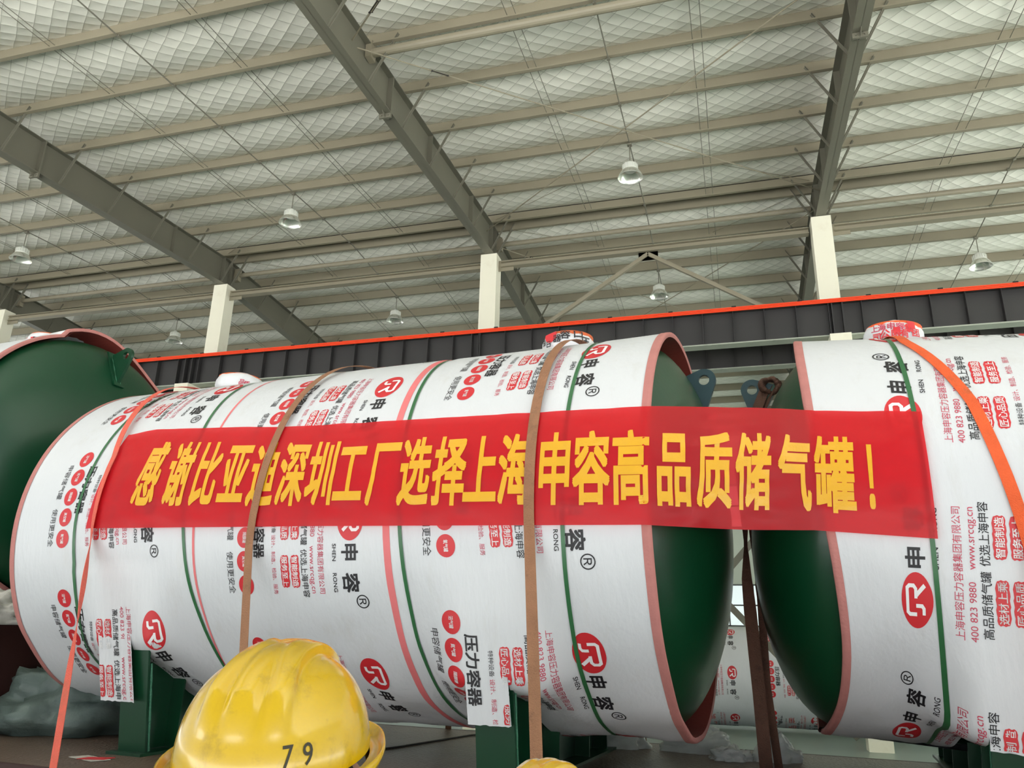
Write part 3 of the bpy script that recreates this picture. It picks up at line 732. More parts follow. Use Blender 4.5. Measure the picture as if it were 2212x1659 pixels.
def lug(T, parent, hole, out, base0, base1, nn=0.0, mt='tank_teal'):
    """lifting plate in the plane of the axis: (s, u) of hole, base ends on the dish"""
    hs, hu = hole; r = 0.075; pts = []
    b0, b1 = Vector(base0), Vector(base1); c = Vector(hole)
    def tang(p, sgn):
        d = p-c; L = d.length; a = math.acos(r/L); ang = math.atan2(d.y, d.x)+sgn*a; return c+Vector((math.cos(ang), math.sin(ang)))*r, ang
    t0, a0 = tang(b0, -1*out); t1, a1 = tang(b1, 1*out)
    da = (a1-a0)
    if out > 0:
        while da > 0: da -= 2*math.pi
    else:
        while da < 0: da += 2*math.pi
    outer = [c+Vector((math.cos(a0+da*i/20), math.sin(a0+da*i/20)))*r for i in range(21)]
    loop = [b0]+outer+[b1]; n = 48
    # resample outer loop around the hole by angle and bridge to the hole rim
    def ray(ang):
        d = Vector((math.cos(ang), math.sin(ang))); best = None
        for i in range(len(loop)):
            p, q = loop[i], loop[(i+1) % len(loop)]; e = q-p; den = d.x*e.y-d.y*e.x
            if abs(den) < 1e-9: continue
            w_ = p-c; t = (w_.x*e.y-w_.y*e.x)/den; v = (w_.x*d.y-w_.y*d.x)/den
            if t > 0 and -1e-6 <= v <= 1+1e-6 and (best is None or t < best): best = t
        return c+d*(best or r)
    angs = sorted([2*math.pi*i/n for i in range(n)]+[math.atan2(p.y-c.y, p.x-c.x) % (2*math.pi) for p in (b0, b1)]); n = len(angs)
    o_ = [ray(a) for a in angs]; i_ = [c+Vector((math.cos(a), math.sin(a)))*0.034 for a in angs]; m = MB(); th = 0.014
    vs = [T.at(p.x, nn+z, p.y) for z in (th, -th) for L in (o_, i_) for p in L]; fs = []
    for k in range(n):
        k2 = (k+1) % n
        fs += [(k, k2, n+k2, n+k), (2*n+k2, 2*n+k, 3*n+k, 3*n+k2), (k2, k, 2*n+k, 2*n+k2), (n+k, n+k2, 3*n+k2, 3*n+k)]
    m.add(vs, fs); o = m.build('lifting_lug', mt, parent)
    d = (b1-b0).normalized(); nrm = Vector((d.y, -d.x))
    p = MB(); a3, b3 = T.at(b0.x, nn, b0.y), T.at(b1.x, nn, b1.y); e = (b3-a3).normalized()
    p.beam(a3-e*0.03, b3+e*0.03, 0.11, 0.018, T.n.cross(e)); p.build('pad_plate', 'tank_green', o)
    p = MB()
    for sgn in (-1, 1): p.tube([a3+(b3-a3)*i/10+T.n*sgn*0.02 for i in range(11)], [0.008+0.005*random.random() for _ in range(11)], 6)
    p.build('weld_bead', 'weld', o)
def nozzle(T, parent, a, r=0.18, top=0.16, marks=(), neck='nozzle_orange', tilt=0.0):
    c = T.at(a, 0, T.R-0.06); m = MB(); m.lathe([(0.001, 0), (0.135, 0), (0.135, 0.13), (0.17, 0.13), (0.17, 0.2), (0.001, 0.2)], c, T.u, T.d, 28); nz = m.build('nozzle', neck, parent, smooth=True, shade_angle=30)
    b = c+T.u*0.06; up = (T.u+T.d*tilt).normalized(); sd = random.random()*30
    def fn(rr, h, t, i):
        k = noise.noise(Vector((math.cos(t)*2.2, math.sin(t)*2.2, h*8+sd))); g = math.sin(13*t+2*k)*0.5
        return rr*(1+0.03*k+(0.05*g if h < 0.04 else 0.012*g)), h+0.012*noise.noise(Vector((math.cos(t)*1.5, math.sin(t)*1.5, sd+7)))
    prof = [(0.001, 0.155), (r*0.4, 0.156), (r*0.75, 0.15), (r*0.93, 0.132), (r*1.02, 0.095), (r*1.03, 0.06), (r*0.96, 0.025), (r*0.86, 0.005), (r*0.83, -0.015), (r*0.9, -0.03)]
    m = MB(); m.lathe(prof, b, up, T.d, 72, 0, fn)
    # printing on the cover, wrapped round the side facing the hall
    for ch, ang, hh, sz, mi in marks:
        vs, fs = refine(*glyph(ch, 0.02), 0.25); q = []
        for x, y in vs:
            t = math.radians(-90+ang)+(x-0.5)*sz/r; h = hh+(y-0.38)*sz
            if h < 0.12: rr = r*1.045+0.004
            else: rr = r*1.045+0.004-(h-0.12)*1.5
            rr2, h2 = fn(rr, min(h, 0.15), t, 0); q.append(b+up*(h2+0.006)+rr2*(math.cos(t)*T.d+math.sin(t)*up.cross(T.d)))
        m.add(q, fs, mi)
    m.build('nozzle_cover', INKS, parent, smooth=True, shade_angle=50)
    m = MB(); rng = [b+up*0.004+(r*0.88)*(math.cos(2*math.pi*i/40)*T.d+math.sin(2*math.pi*i/40)*up.cross(T.d)) for i in range(41)]
    m.tube(rng, 0.009, 6); m.build('tie_tape', 'ink_red', nz)

DECK = -0.70
# --- the long tank carrying the banner
T2 = Tank((0.48849, 4.85330, 0.67995), -5.745, 0.0, 1.2, -5.07, -0.785)
T2.bind = [(-4.525, 0.0), (-3.60, 0.003), (-2.115, 0.0015), (-1.203, 0.0)]
T2.holes = [(-4.355, -4.088, 124.0, -1.085, 0.0, 0.0045, 0.15), (-1.80, -1.568, 131.0, -1.083, 0.001, 0.0004, 0.06)]
T2.flare = lambda a, ph: 0.004*max(0.0, min(1, (a+1.15)/0.36))**2*max(0.0, min(1.0, (48-abs(ph-8))/30))
t2 = thing('storage_tank', T2.at(-2.9, 0, -1.38), 'green pressure tank in printed white wrap lying behind the red banner', 'tank')
shell(T2, t2, -4.85, -1.0, 0.52, 0.47, 1.168)
ph_list = lambda p0: [p0+44.5*k for k in range(-4, 4)]
blk = [(-3.905, p) for p in ph_list(122.9)]+[(-2.43, p) for p in ph_list(92.8)]+[(-1.14, p) for p in ph_list(127.7)]
wrap(T2, t2, blk, [(-3.535, 0.018, 0.0012), (-2.22, 0.042, 0.0009)])
for b0, sl in T2.bind: band(T2, t2, b0, sl, -170, 190 if b0 > -4 else 160)
foam(T2, t2, T2.s0); foam(T2, t2, T2.s1)
saddle(T2, t2, -3.975, DECK+CZ, 0.105); saddle(T2, t2, -1.61, DECK+CZ, 0.105)
lug(T2, t2, (-0.631, 0.941), 1, (-0.775, 0.965), (-0.645, 0.675))
MK = [('口', 38, 0.11, 0.075, 1), ('容', 10, 0.10, 0.07, 1), ('器', -8, 0.075, 0.06, 1), ('压', 55, 0.06, 0.07, 1), ('目', -48, 0.08, 0.06, 1), ('日', -30, 0.05, 0.05, 1), ('●', -22, 0.105, 0.12, 2)]
nozzle(T2, t2, -1.545, 0.178, marks=MK, tilt=-0.02)
nozzle(T2, t2, -4.42, 0.185, marks=[('品', 46, 0.05, 0.05, 3), ('质', 58, 0.04, 0.05, 3)], tilt=0.05)
# --- the tank at the right end
T3 = Tank((0.5396, 5.3565, 0.7182), -5.1, -4.3, 1.2, -0.05, 2.6)
T3.bind = [(0.475, 0.0012)]
T3.holes = [(0.668, 1.02, 139.0, -1.095, 0.002, 0.002, 0.0)]
E0 = [(-180, 0.02), (-40, -0.09), (31, -0.085), (57, -0.04), (87, 0.04), (115, 0.14), (135, 0.155), (152, 0.11), (168, 0.055), (180, 0.02)]
T3.e0 = lambda ph: sum(lerp(max(-180, min(180, ph+d)), E0) for d in (-14, -10, -6, -2, 2, 6, 10, 14))/8
t3 = thing('storage_tank', T3.at(1.3, 0, -1.4), 'green pressure tank in upside-down printed wrap at the right end of the trailer', 'tank')
shell(T3, t3, 0.08, 2.4, 0.52, 0.52, 1.165)
wrap(T3, t3, [(0.385, 112.85+44.5*k) for k in range(-4, 4)]+[(1.80, 100+44.5*k) for k in range(-4, 4)], [], sgn=-1, kp=1.1)
band(T3, t3, 0.475, 0.0012); foam(T3, t3, T3.s0)
saddle(T3, t3, 0.84, DECK+CZ, 0.16); saddle(T3, t3, 2.1, DECK+CZ, 0.13)
lug(T3, t3, (-0.446, 0.933), -1, (-0.29, 0.965), (-0.42, 0.67))
nozzle(T3, t3, 0.455, 0.178, marks=[('上', -40, 0.09, 0.05, 3), ('海', -25, 0.09, 0.05, 3), ('申', -8, 0.085, 0.05, 3), ('容', 8, 0.08, 0.05, 3), ('集', 24, 0.07, 0.06, 2), ('团', 38, 0.05, 0.06, 2), ('有', 15, 0.03, 0.06, 2), ('限', 0, 0.03, 0.06, 2), ('公', -20, 0.04, 0.06, 2), ('司', -36, 0.03, 0.06, 2), ('■', 30, 0.1, 0.06, 2), ('■', 2, 0.055, 0.05, 2)], neck='strap_orange', tilt=-0.03)
# --- the raised tank at the left end
c1 = T2.at(-6.208, -0.094, 0.715); c1.z -= CZ
T1 = Tank(c1, -5.745, 0.0, 1.2, -3.2, 0.0)
T1.flare = lambda a, ph: (0.05*max(0.0, 1+a/0.5)*math.sin(math.radians(ph)*5+1.2)+0.03) if (-70 < ph < 20 and a > -0.5) else 0.0
t1 = thing('storage_tank', T1.at(-1.6, 0, -1.38), 'green tank end showing bare dished head, raised at the left behind the long tank', 'tank')
shell(T1, t1, -3.0, -0.1, 0.5, 0.5, 1.165)
wrap(T1, t1, [(-0.5-1.4*j, 20+44.5*k) for j in (0, 1) for k in range(-4, 4)], [(-1.62, 0.06, 0.0)])
foam(T1, t1, T1.s1)
saddle(T1, t1, -0.9, 0.02+CZ); saddle(T1, t1, -2.6, 0.02+CZ)
lug(T1, t1, (0.335, 1.03), 1, (0.16, 1.045), (0.29, 0.76), 0.0, 'tank_green')
nozzle(T1, t1, -0.74, 0.19, marks=[('孔', 52, 0.05, 0.06, 1)], tilt=0.0)
# --- the tank standing far behind, on the floor
T4 = Tank((0.2, 21.6, -0.72), 0.0, 0.0, 1.16, -4.2, 4.2)
t4 = thing('storage_tank', T4.at(0, 0, -1.16), 'distant printed-wrap tank lying on the green floor, seen in the gap between heads', 'tank')
shell(T4, t4, -4.1, 4.1, 0.4, 0.4, 1.13)
B0 = BLOCK; BLOCK = [([(a*1.3, p*1.3) for a, p in vs], fs, ac*1.3, pc*1.3, mi, lift) for vs, fs, ac, pc, mi, lift in B0]
wrap(T4, t4, [(-0.52+1.82*j, 85+58*k) for j in (-1, 0, 1, 2) for k in range(-1, 2)], [], 0.2, 4.0)
BLOCK = B0
for sc in (-2.8, 2.8):
    m = MB(); m.box(0.2+sc-0.12, 0.2+sc+0.12, 20.8, 22.4, 0.0, 0.35); m.build('saddle', 'tank_green', t4)
# ------------------------------------------------------------------ trailer
tr = thing('flatbed_trailer', T2.at(-2.0, 0, -1.38-1.0), 'brown low-bed trailer deck carrying the wrapped tanks', 'trailer')
A = T2.at
ub = DECK-0.68; sA, sB = -5.55, 3.4
m = MB(); m.frame(A((sA+sB)/2, 0.1, ub-0.04), T2.d*((sB-sA)/2), T2.n*1.42, T2.u*0.04)
m.build('deck', 'deck_brown', tr)
for q in (-1.34, 1.54):
    m = MB(); m.frame(A((sA+sB)/2, q, ub-0.09), T2.d*((sB-sA)/2), T2.n*0.02, T2.u*0.09); m.build('side_rail', 'trailer_red', tr)
for q in (-0.5, 0.5):
    m = MB(); m.frame(A((sA+sB)/2, q, ub-0.3), T2.d*((sB-sA)/2), T2.n*0.08, T2.u*0.22); m.build('chassis_beam', 'trailer_red', tr)
ug = 0.02-0.68
m = MB(); m.frame(A(-7.9, 0, ug-0.06), T2.d*2.3, T2.n*1.31, T2.u*0.06); m.frame(A(-5.62, 0, (ug+ub)/2-0.06), T2.d*0.03, T2.n*1.31, T2.u*((ug-ub)/2))
for q in (-0.9, -0.3, 0.3, 0.9): m.frame(A(-5.57, q, (ug+ub)/2), T2.d*0.03, T2.n*0.05, T2.u*((ug-ub)/2-0.02))
m.build('gooseneck', 'trailer_red', tr)
for sx in (1.2, 2.5):
    for q in (-1.05, 1.05):
        m = MB(); c = A(sx, q, ub-0.65); c.z = 0.42
        m.lathe([(0.18, -0.13), (0.38, -0.13), (0.42, -0.09), (0.42, 0.09), (0.38, 0.13), (0.18, 0.13)], c, T2.n, T2.d, 36); m.build('wheel', 'rubber', tr, smooth=True, shade_angle=40)
for sx in (-4.8, -4.4):
    m = MB(); c = A(sx, 0, 0); m.box(c.x-0.1, c.x+0.1, c.y-0.5, c.y+0.5, 0.0, 0.75); m.build('support_leg', 'trailer_red', tr)

# ------------------------------------------------------------------ cargo straps
def strap(name, label, pts, nrm, wd, mt, twist=None, group='cargo straps'):
    """flat webbing: points, outward normals, optional twist angle per point"""
    rows = []
    for i, p in enumerate(pts):
        d = (pts[min(i+1, len(pts)-1)]-pts[max(i-1, 0)]).normalized(); x = d.cross(nrm[i]).normalized()
        if twist: x = Matrix.Rotation(twist[i], 3, d) @ x
        nn = d.cross(x); rows.append([p-x*wd/2+nn*0.0015, p+x*wd/2+nn*0.0015, p+x*wd/2-nn*0.0015, p-x*wd/2-nn*0.0015, p-x*wd/2+nn*0.0015])
    m = MB(); m.grid(rows); return tag(m.build(name, mt, smooth=False), label, 'strap', group)
def over(T, keys, lift, end, end2=None, n=46, sgn_back=True):
    """keys: (phi, s); from behind the tank over its top to the near deck edge"""
    pts, nr = [], []
    def s_at(ph):
        for (p0, a0), (p1, a1) in zip(keys, keys[1:]):
            if ph <= p1 or (p1, a1) == keys[-1]:
                t = (ph-p0)/(p1-p0); t = max(0, min(1, t)); return a0+(a1-a0)*t
    p0, p1 = keys[0][0], keys[-1][0]
    if end2: 
        for i in range(4): pts.append(end2+(T.cyl(keys[0][1], p0, T.R+lift)-end2)*i/4); nr.append(-T.n)
    for i in range(n+1):
        ph = p0+(p1-p0)*i/n; pts.append(T.cyl(s_at(ph), ph, T.R+lift)); t = math.radians(ph); nr.append(math.cos(t)*T.u+math.sin(t)*T.n)
    q = pts[-1]; k = 26
    for i in range(1, k+1): pts.append(q+(end-q)*i/k); nr.append(T.n*1.0+T.u*0.15)
    return pts, nr
LF = 0.034
pts, nr = over(T2, [(-80, -4.75), (0, -4.72), (22, -4.63), (48, -4.47), (70, -4.335), (97, -4.325)], LF, T2.at(-3.87, 1.575, -1.45), T2.at(-4.75, -1.35, -1.42))
n = len(pts); tw = [0.0]*(n-30)+[0.0]*30
for i in range(n): 
    k = (i-(n-29))/29; tw[i] = (1.25*math.exp(-((k-0.25)/0.22)**2)) if k > 0 else 1.25*math.exp(-((0-0.25)/0.22)**2)*max(0, 1-(n-29-i)/10)
strap('cargo_strap', 'orange-red webbing strap over the left end of the long tank, twisted below the banner', pts, nr, 0.052, 'strap_red', tw)
pts, nr = over(T2, [(-80, -3.0), (30, -3.03), (70, -3.043), (86, -3.06), (99, -3.085)], LF, T2.at(-2.67, 1.575, -1.45), T2.at(-3.0, -1.35, -1.42))
strap('cargo_strap', 'grimy brown webbing strap crossing the left half of the banner', pts, nr, 0.052, 'strap_brown')
pts, nr = over(T2, [(-80, -1.40), (46, -1.381), (81, -1.368), (98, -1.365)], LF, T2.at(-1.17, 1.575, -1.45), T2.at(-1.4, -1.35, -1.42))
strap('cargo_strap', 'grimy brown webbing strap crossing the middle of the banner, under the capped nozzle', pts, nr, 0.056, 'strap_brown')
pts, nr = over(T3, [(-80, 0.85), (-20, 0.5), (10, 0.40), (34.6, 0.454), (64, 0.695), (86, 0.806), (100, 0.87)], 0.012, T3.at(1.05, 1.62, -1.55), T3.at(0.95, -1.35, -1.4))
strap('cargo_strap', 'bright orange webbing strap over the right-hand tank', pts, nr, 0.056, 'strap_orange')
# strap looped through the right tank's lug and tied down to the deck
a0 = T3.at(-0.36, 0.03, 0.93); q = [a0+Vector((0, 0, 0.0)), T3.at(-0.42, 0.12, 0.72), T3.at(-0.49, 0.30, 0.30)]
tgt = [T2.at(-0.459, -0.2, -0.011), T2.at(-0.47, -0.2, -0.29), T2.at(-0.455, -0.2, -0.7), T2.at(-0.445, -0.2, -0.95), T2.at(-0.434, -0.2, -1.375)]
path = q+tgt
fine = []
for a, b in zip(path, path[1:]):
    for i in range(6): fine.append(a+(b-a)*i/6)
fine.append(path[-1]); n = len(fine)
tw = [0.4 if i < n*0.35 else (1.2 if i < n*0.55 else 0.15) for i in range(n)]
tw = [sum(tw[max(0, i-3):i+4])/len(tw[max(0, i-3):i+4]) for i in range(n)]
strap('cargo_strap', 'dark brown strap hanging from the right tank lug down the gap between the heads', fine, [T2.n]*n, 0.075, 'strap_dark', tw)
path2 = [T3.at(-0.30, 0.03, 0.96), T3.at(-0.38, 0.12, 0.70), T3.at(-0.45, 0.34, 0.30), T2.at(-0.425, -0.24, 0.0), T2.at(-0.40, -0.26, -0.4), T2.at(-0.405, -0.27, -0.9), T2.at(-0.37, -0.28, -1.375)]
fine = []
for a, b in zip(path2, path2[1:]):
    for i in range(6): fine.append(a+(b-a)*i/6)
fine.append(path2[-1]); n = len(fine)
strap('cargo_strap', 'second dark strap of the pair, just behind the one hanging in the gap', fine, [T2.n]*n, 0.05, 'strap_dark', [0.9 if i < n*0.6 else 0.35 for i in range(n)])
m = MB(); c = T3.at(-0.325, 0.03, 0.95)
for k in range(3):
    m.tube([c+T3.d*0.045*math.cos(t)*(1+0.2*k)+T3.n*(0.03*math.sin(t*2+k)+0.02)+T3.u*0.05*math.sin(t) for t in [2*math.pi*i/18 for i in range(19)]], 0.016, 6)
tag(m.build('strap_knot', 'strap_dark', smooth=True), 'knotted brown webbing round the lifting lug of the right-hand tank', 'knot')
# short strap at the far left
pl = [T1.cyl(-0.55, 100, 1.225), T1.at(-0.62, 1.26, -0.6), T1.at(-1.5, 1.33, -1.36)]
fine = [pl[0]+(pl[1]-pl[0])*i/5 for i in range(5)]+[pl[1]+(pl[2]-pl[1])*i/8 for i in range(9)]
strap('cargo_strap', 'short brown strap sloping at the left edge below the raised tank', fine, [T1.n]*len(fine), 0.06, 'strap_brown')

# ------------------------------------------------------------------ banner
LT, LG, L3 = 3.61, 0.0, 0.545
g0 = T2.cyl(-0.785, 82, 1.23); g1 = T3.cyl(-0.05, 83, 1.222); LG = (g1-g0).length; LA = LT+LG+L3
PT = [(-4.395, 60.9), (-4.325, 61.4), (-4.1, 60.3), (-3.4, 62.8), (-2.74, 65.1), (-1.4, 67.0), (-0.785, 68.2)]
PB = [(-4.395, 93.0), (-2.6, 94.8), (-0.785, 97.0)]
def ban(a, v, lift=0.0):
    wv = 0.006*noise.noise(Vector((a*3.1, v*2.2+a*0.6, 5)))+0.004*noise.noise(Vector((a*7.0, v*9.0, 8)))
    if a <= LT:
        s = -4.395+a+0.055*(1-v)*(1 if a < 0.2 else max(0, 1-(a-0.2)/0.4)); ph = lerp(s, PT)*(1-v)+lerp(s, PB)*v
        near = min(abs(s+4.33), abs(s+3.06), abs(s+1.37)); pinch = math.exp(-(near/0.12)**2)
        return T2.cyl(s, ph, 1.2+0.022+lift+(wv+0.012*max(0, T2.bump(s, ph))*0)*(1-pinch)+0.006*(1-pinch))
    if a <= LT+LG:
        t = (a-LT)/LG
        p = T2.cyl(-0.785, lerp(-0.785, PT)*(1-v)+lerp(-0.785, PB)*v, 1.228); q = T3.cyl(-0.05, 67.3*(1-v)+98.0*v, 1.222)
        sag = 4*t*(1-t); e = (q-p).normalized(); nn = e.cross(T2.u).normalized()
        if nn.y > 0: nn = -nn
        return p+(q-p)*t+T2.u*(0.012*sag*(0.4-v))+nn*(lift+wv*2.2*min(1, sag*1.5)+0.01*sag*math.sin(3*v+2*t))
    s = -0.05+(a-LT-LG); vv = v
    s -= 0.035*(1-v)*(a-LT-LG)/L3
    return T3.cyl(s, 67.3*(1-vv)+98.0*vv+1.2*(s+0.05), 1.222+lift+wv)
NA, NV = 250, 36
m = MB(); m.grid([[ban(LA*i/NA, j/NV) for j in range(NV+1)] for i in range(NA+1)])
SC_ = [(-3.965, '感'), (-3.71, '谢'), (-3.49, '比'), (-3.272, '亚'), (-3.055, '迪'), (-2.845, '深'), (-2.64, '圳'), (-2.45, '工'), (-2.234, '厂'), (-2.036, '选'), (-1.828, '择'), (-1.643, '上'), (-1.450, '海'), (-1.238, '申'), (-1.044, '容'), (-0.846, '高')]
chars = [(s+4.395, c) for s, c in SC_]+[(LT+f*LG, c) for f, c in ((0.17, '品'), (0.405, '质'), (0.635, '储'), (0.885, '气'))]+[(LT+LG+0.105, '罐'), (LT+LG+0.275, '！')]
for ac, ch in chars:
    vs, fs = glyph(ch, 0.026); k = ac/LA; v0, v1 = 0.165+0.10*k, 0.79+0.065*k; wd = 0.196
    if ch == '！':
        xs = [x for x, y in vs]; mx = (min(xs)+max(xs))/2; vs = [((x-mx)*0.75+0.5, y) for x, y in vs]
    # glyph box: x 0..1, y -0.1..0.86
    pts = [(ac+(x-0.5)*wd, v1-(y+0.085)/0.94*(v1-v0)) for x, y in vs]
    pts, fs = refine([(a, v*0.62) for a, v in pts], fs, 0.05)
    m.add([ban(a, v/0.62, 0.0025) for a, v in pts], [tuple(f) for f in fs], 1)
tag(m.build('banner', ['banner_red', 'banner_gold'], smooth=True, shade_angle=60), 'long translucent red cloth banner with yellow Chinese lettering strapped across the tanks', 'banner')

# ------------------------------------------------------------------ hard hats
def hard_hat(loc, rz, label, number=None, size=1.0):
    t = thing('hard_hat', loc, label, 'hard hat', None); c = Vector(loc); Rz = Matrix.Rotation(rz, 3, 'Z') @ Matrix.Rotation(math.radians(10), 3, 'X')
    a, b, h = 0.132*size, 0.105*size, 0.108*size       # half length (y), half width (x), height above the rim
    def dome(th, el):                                   # th: azimuth (0 = +y front), el: 0 rim .. pi/2 top
        ce, se = math.cos(el), math.sin(el); k = ce**0.72
        x, y, z = math.sin(th)*b*k, math.cos(th)*a*k, h*se**1.05
        up = max(0.0, se-0.18)/0.82; r = 0.0
        for off, wd, ht in ((-0.040, 0.011, 0.0085), (0.040, 0.011, 0.0085), (0.0, 0.017, 0.0088)):
            fade = min(1.0, max(0, (se-0.42)/0.35)); r += 1.35*ht*fade*math.exp(-((x-off*size*(0.55+0.45*ce))/(wd*size))**4)
        if el < 0.10: r -= 0.0
        d = Vector((x/b/b, y/a/a, max(0.02, z)/h/h)).normalized()
        return Vector((x, y, z))+d*r
    n, k = 120, 44; vs = []; fs = []
    for i in range(k+1):
        el = math.pi/2*(i/k)**0.9
        for j in range(n): vs.append(c+Rz @ dome(2*math.pi*j/n, min(el, math.pi/2-1e-4)))
    for i in range(k):
        for j in range(n): fs.append((i*n+j, i*n+(j+1) % n, (i+1)*n+(j+1) % n, (i+1)*n+j))
    m = MB(); m.add(vs, fs)
    if number:
        for ch, th0, el0, sz in number:
            g, gf = glyph(ch, 0.006); g, gf = refine(g, gf, 0.2); q = []
            xs = [x for x, y in g]; gx = (min(xs)+max(xs))/2
            for x, y in g:
                th = th0-(x-gx)*sz*1.05/0.125/size; el = el0+(y-0.35)*sz*1.15/h
                p = dome(th, el); d = Vector((p.x/b/b, p.y/a/a, p.z/h/h)).normalized(); q.append(c+Rz @ (p+d*0.0008))
            m.add(q, gf, 1)
    m.build('shell', ['hat_yellow', 'hat_black'], t, smooth=True)
    # rolled rim with rain gutter, longer peak in front
    prof = [(0.0, 0.004), (0.006, 0.0005), (0.012, 0.004), (0.0145, 0.012), (0.0165, 0.013), (0.0175, 0.006), (0.012, -0.006), (0.0, -0.012), (-0.004, -0.008)]
    vs = []; fs = []
    for j in range(n):
        th = 2*math.pi*j/n; pk = max(0.0, math.cos(th))**3*0.035*size
        base = Vector((math.sin(th)*b, math.cos(th)*a, 0)); d = Vector((math.sin(th), math.cos(th), 0))
        for r, z in prof: vs.append(c+Rz @ (base+d*(r*(1.0)+pk*(r/0.0175))+Vector((0, 0, z-0.012-pk*0.25*(r/0.0175)))))
    q = len(prof)
    for j in range(n):
        for i in range(q-1): fs.append((j*q+i, j*q+i+1, ((j+1) % n)*q+i+1, ((j+1) % n)*q+i))
    m = MB(); m.add(vs, fs); m.build('brim', 'hat_yellow', t, smooth=True)
    m = MB()
    for i in range(5):
        pass
    return t
HD = 0.85
hard_hat((-0.6185*HD, HD+0.02, CZ-0.0095*HD-0.119), math.radians(12), 'scuffed yellow hard hat numbered 79 below the left part of the banner',
         [('7', math.radians(180-31), 0.295, 0.027), ('9', math.radians(180-42), 0.285, 0.027)])
hard_hat((-0.2463*1.45, 1.47, CZ-0.1345*1.45-0.128), math.radians(-8), 'top of a second yellow hard hat, cut by the bottom edge of the view')

# ------------------------------------------------------------------ the two people under the hats (below the picture's edge)
mat('skin', srgb(196, 150, 122), 0.55); mat('hair', srgb(24, 20, 18), 0.6); mat('work_jacket', srgb(52, 62, 84), 0.8, 0.0, 0.1, 20, 0.2, 60); mat('work_trousers', srgb(44, 46, 52), 0.85, 0.0, 0.1, 20); mat('boot', srgb(30, 26, 24), 0.7)
def person(x, y, rim, rz, label):
    t = thing('person', (x, y, 0), label, 'person', 'people in hard hats'); k = rim/1.72; V, E, Rr = [], [], []
    def ch(pts, start=None):
        prev = start
        for px, py, pz, r in pts:
            V.append((px*k, py*k, pz*k)); Rr.append(r*k); i = len(V)-1
            if prev is not None: E.append((prev, i))
            prev = i
        return prev
    pel = ch([(0, 0, 0.93, 0.135)]); ch_ = ch([(0, 0.0, 1.08, 0.125), (0, -0.01, 1.24, 0.15), (0, 0.0, 1.38, 0.135)], pel)
    nk = ch([(0, 0.0, 1.47, 0.062), (0, 0.01, 1.54, 0.058), (0, 0.025, 1.63, 0.088), (0, 0.02, 1.70, 0.095), (0, 0.015, 1.77, 0.07)], ch_)
    face = nk-2; ch([(0, 0.118, 1.615, 0.012), (0, 0.128, 1.605, 0.007)], face); ch([(0, 0.10, 1.565, 0.03)], face)
    for sd in (-1, 1):
        ch([(sd*0.092, 0.0, 1.64, 0.014), (sd*0.098, -0.006, 1.66, 0.010)], face)
        hp = ch([(sd*0.10, 0.0, 0.86, 0.105), (sd*0.11, 0.01, 0.50, 0.066), (sd*0.115, 0.0, 0.28, 0.058), (sd*0.115, -0.01, 0.10, 0.045), (sd*0.115, 0.02, 0.045, 0.045), (sd*0.12, 0.17, 0.03, 0.036)], pel)
        hd = ch([(sd*0.19, 0.0, 1.40, 0.075), (sd*0.245, -0.01, 1.13, 0.052), (sd*0.235, 0.06, 0.90, 0.036), (sd*0.232, 0.075, 0.86, 0.030), (sd*0.230, 0.09, 0.80, 0.032)], ch_)
        for i, (dy, L) in enumerate(((-0.028, 0.062), (-0.010, 0.074), (0.009, 0.078), (0.027, 0.070))):
            ch([(sd*0.228, 0.09-dy, 0.765, 0.0095), (sd*0.222, 0.094-dy, 0.765-L*0.5, 0.0088), (sd*0.210, 0.098-dy, 0.765-L, 0.0075)], hd)
        ch([(sd*0.215, 0.122, 0.80, 0.012), (sd*0.205, 0.138, 0.765, 0.0095)], hd-1)
    me = bpy.data.meshes.new('b'); me.from_pydata(V, E, []); o = bpy.data.objects.new('b', me); COL.objects.link(o)
    md = o.modifiers.new('s', 'SKIN'); md.use_smooth_shade = True
    for i, sv in enumerate(me.skin_vertices[0].data):
        sv.radius = (Rr[i]*(1.25 if 0 < i < 4 else 1.0), Rr[i]); sv.use_root = (i == 0)
    o.modifiers.new('u', 'SUBSURF').levels = 1
    ev = o.evaluated_get(bpy.context.evaluated_depsgraph_get()); m2 = bpy.data.meshes.new_from_object(ev); bpy.data.objects.remove(o)
    for nm in ('work_jacket', 'skin', 'hair', 'work_trousers', 'boot'): m2.materials.append(MATS[nm])
    for p in m2.polygons:
        c = p.center/k; p.use_smooth = True
        p.material_index = (2 if (c.z > 1.56 and c.y < 0.0+0.3*(c.z-1.62)) or c.z > 1.74 else 1) if c.z > 1.475 else (1 if abs(c.x) > 0.19 and c.z < 0.86 else (3 if c.z < 0.93 and abs(c.x) < 0.2 else 0))
        if c.z < 0.10: p.material_index = 4
    b = bpy.data.objects.new('body', m2); COL.objects.link(b); b.parent = t; t.rotation_euler = (0, 0, rz)
person(-0.6185*HD, HD+0.02, CZ-0.0095*HD-0.135, math.radians(12), 'person wearing the scuffed yellow hard hat numbered 79, back to the camera')
person(-0.2463*1.45, 1.47, CZ-0.1345*1.45-0.142, math.radians(-8), 'person wearing the second yellow hard hat at the bottom edge, back to the camera')

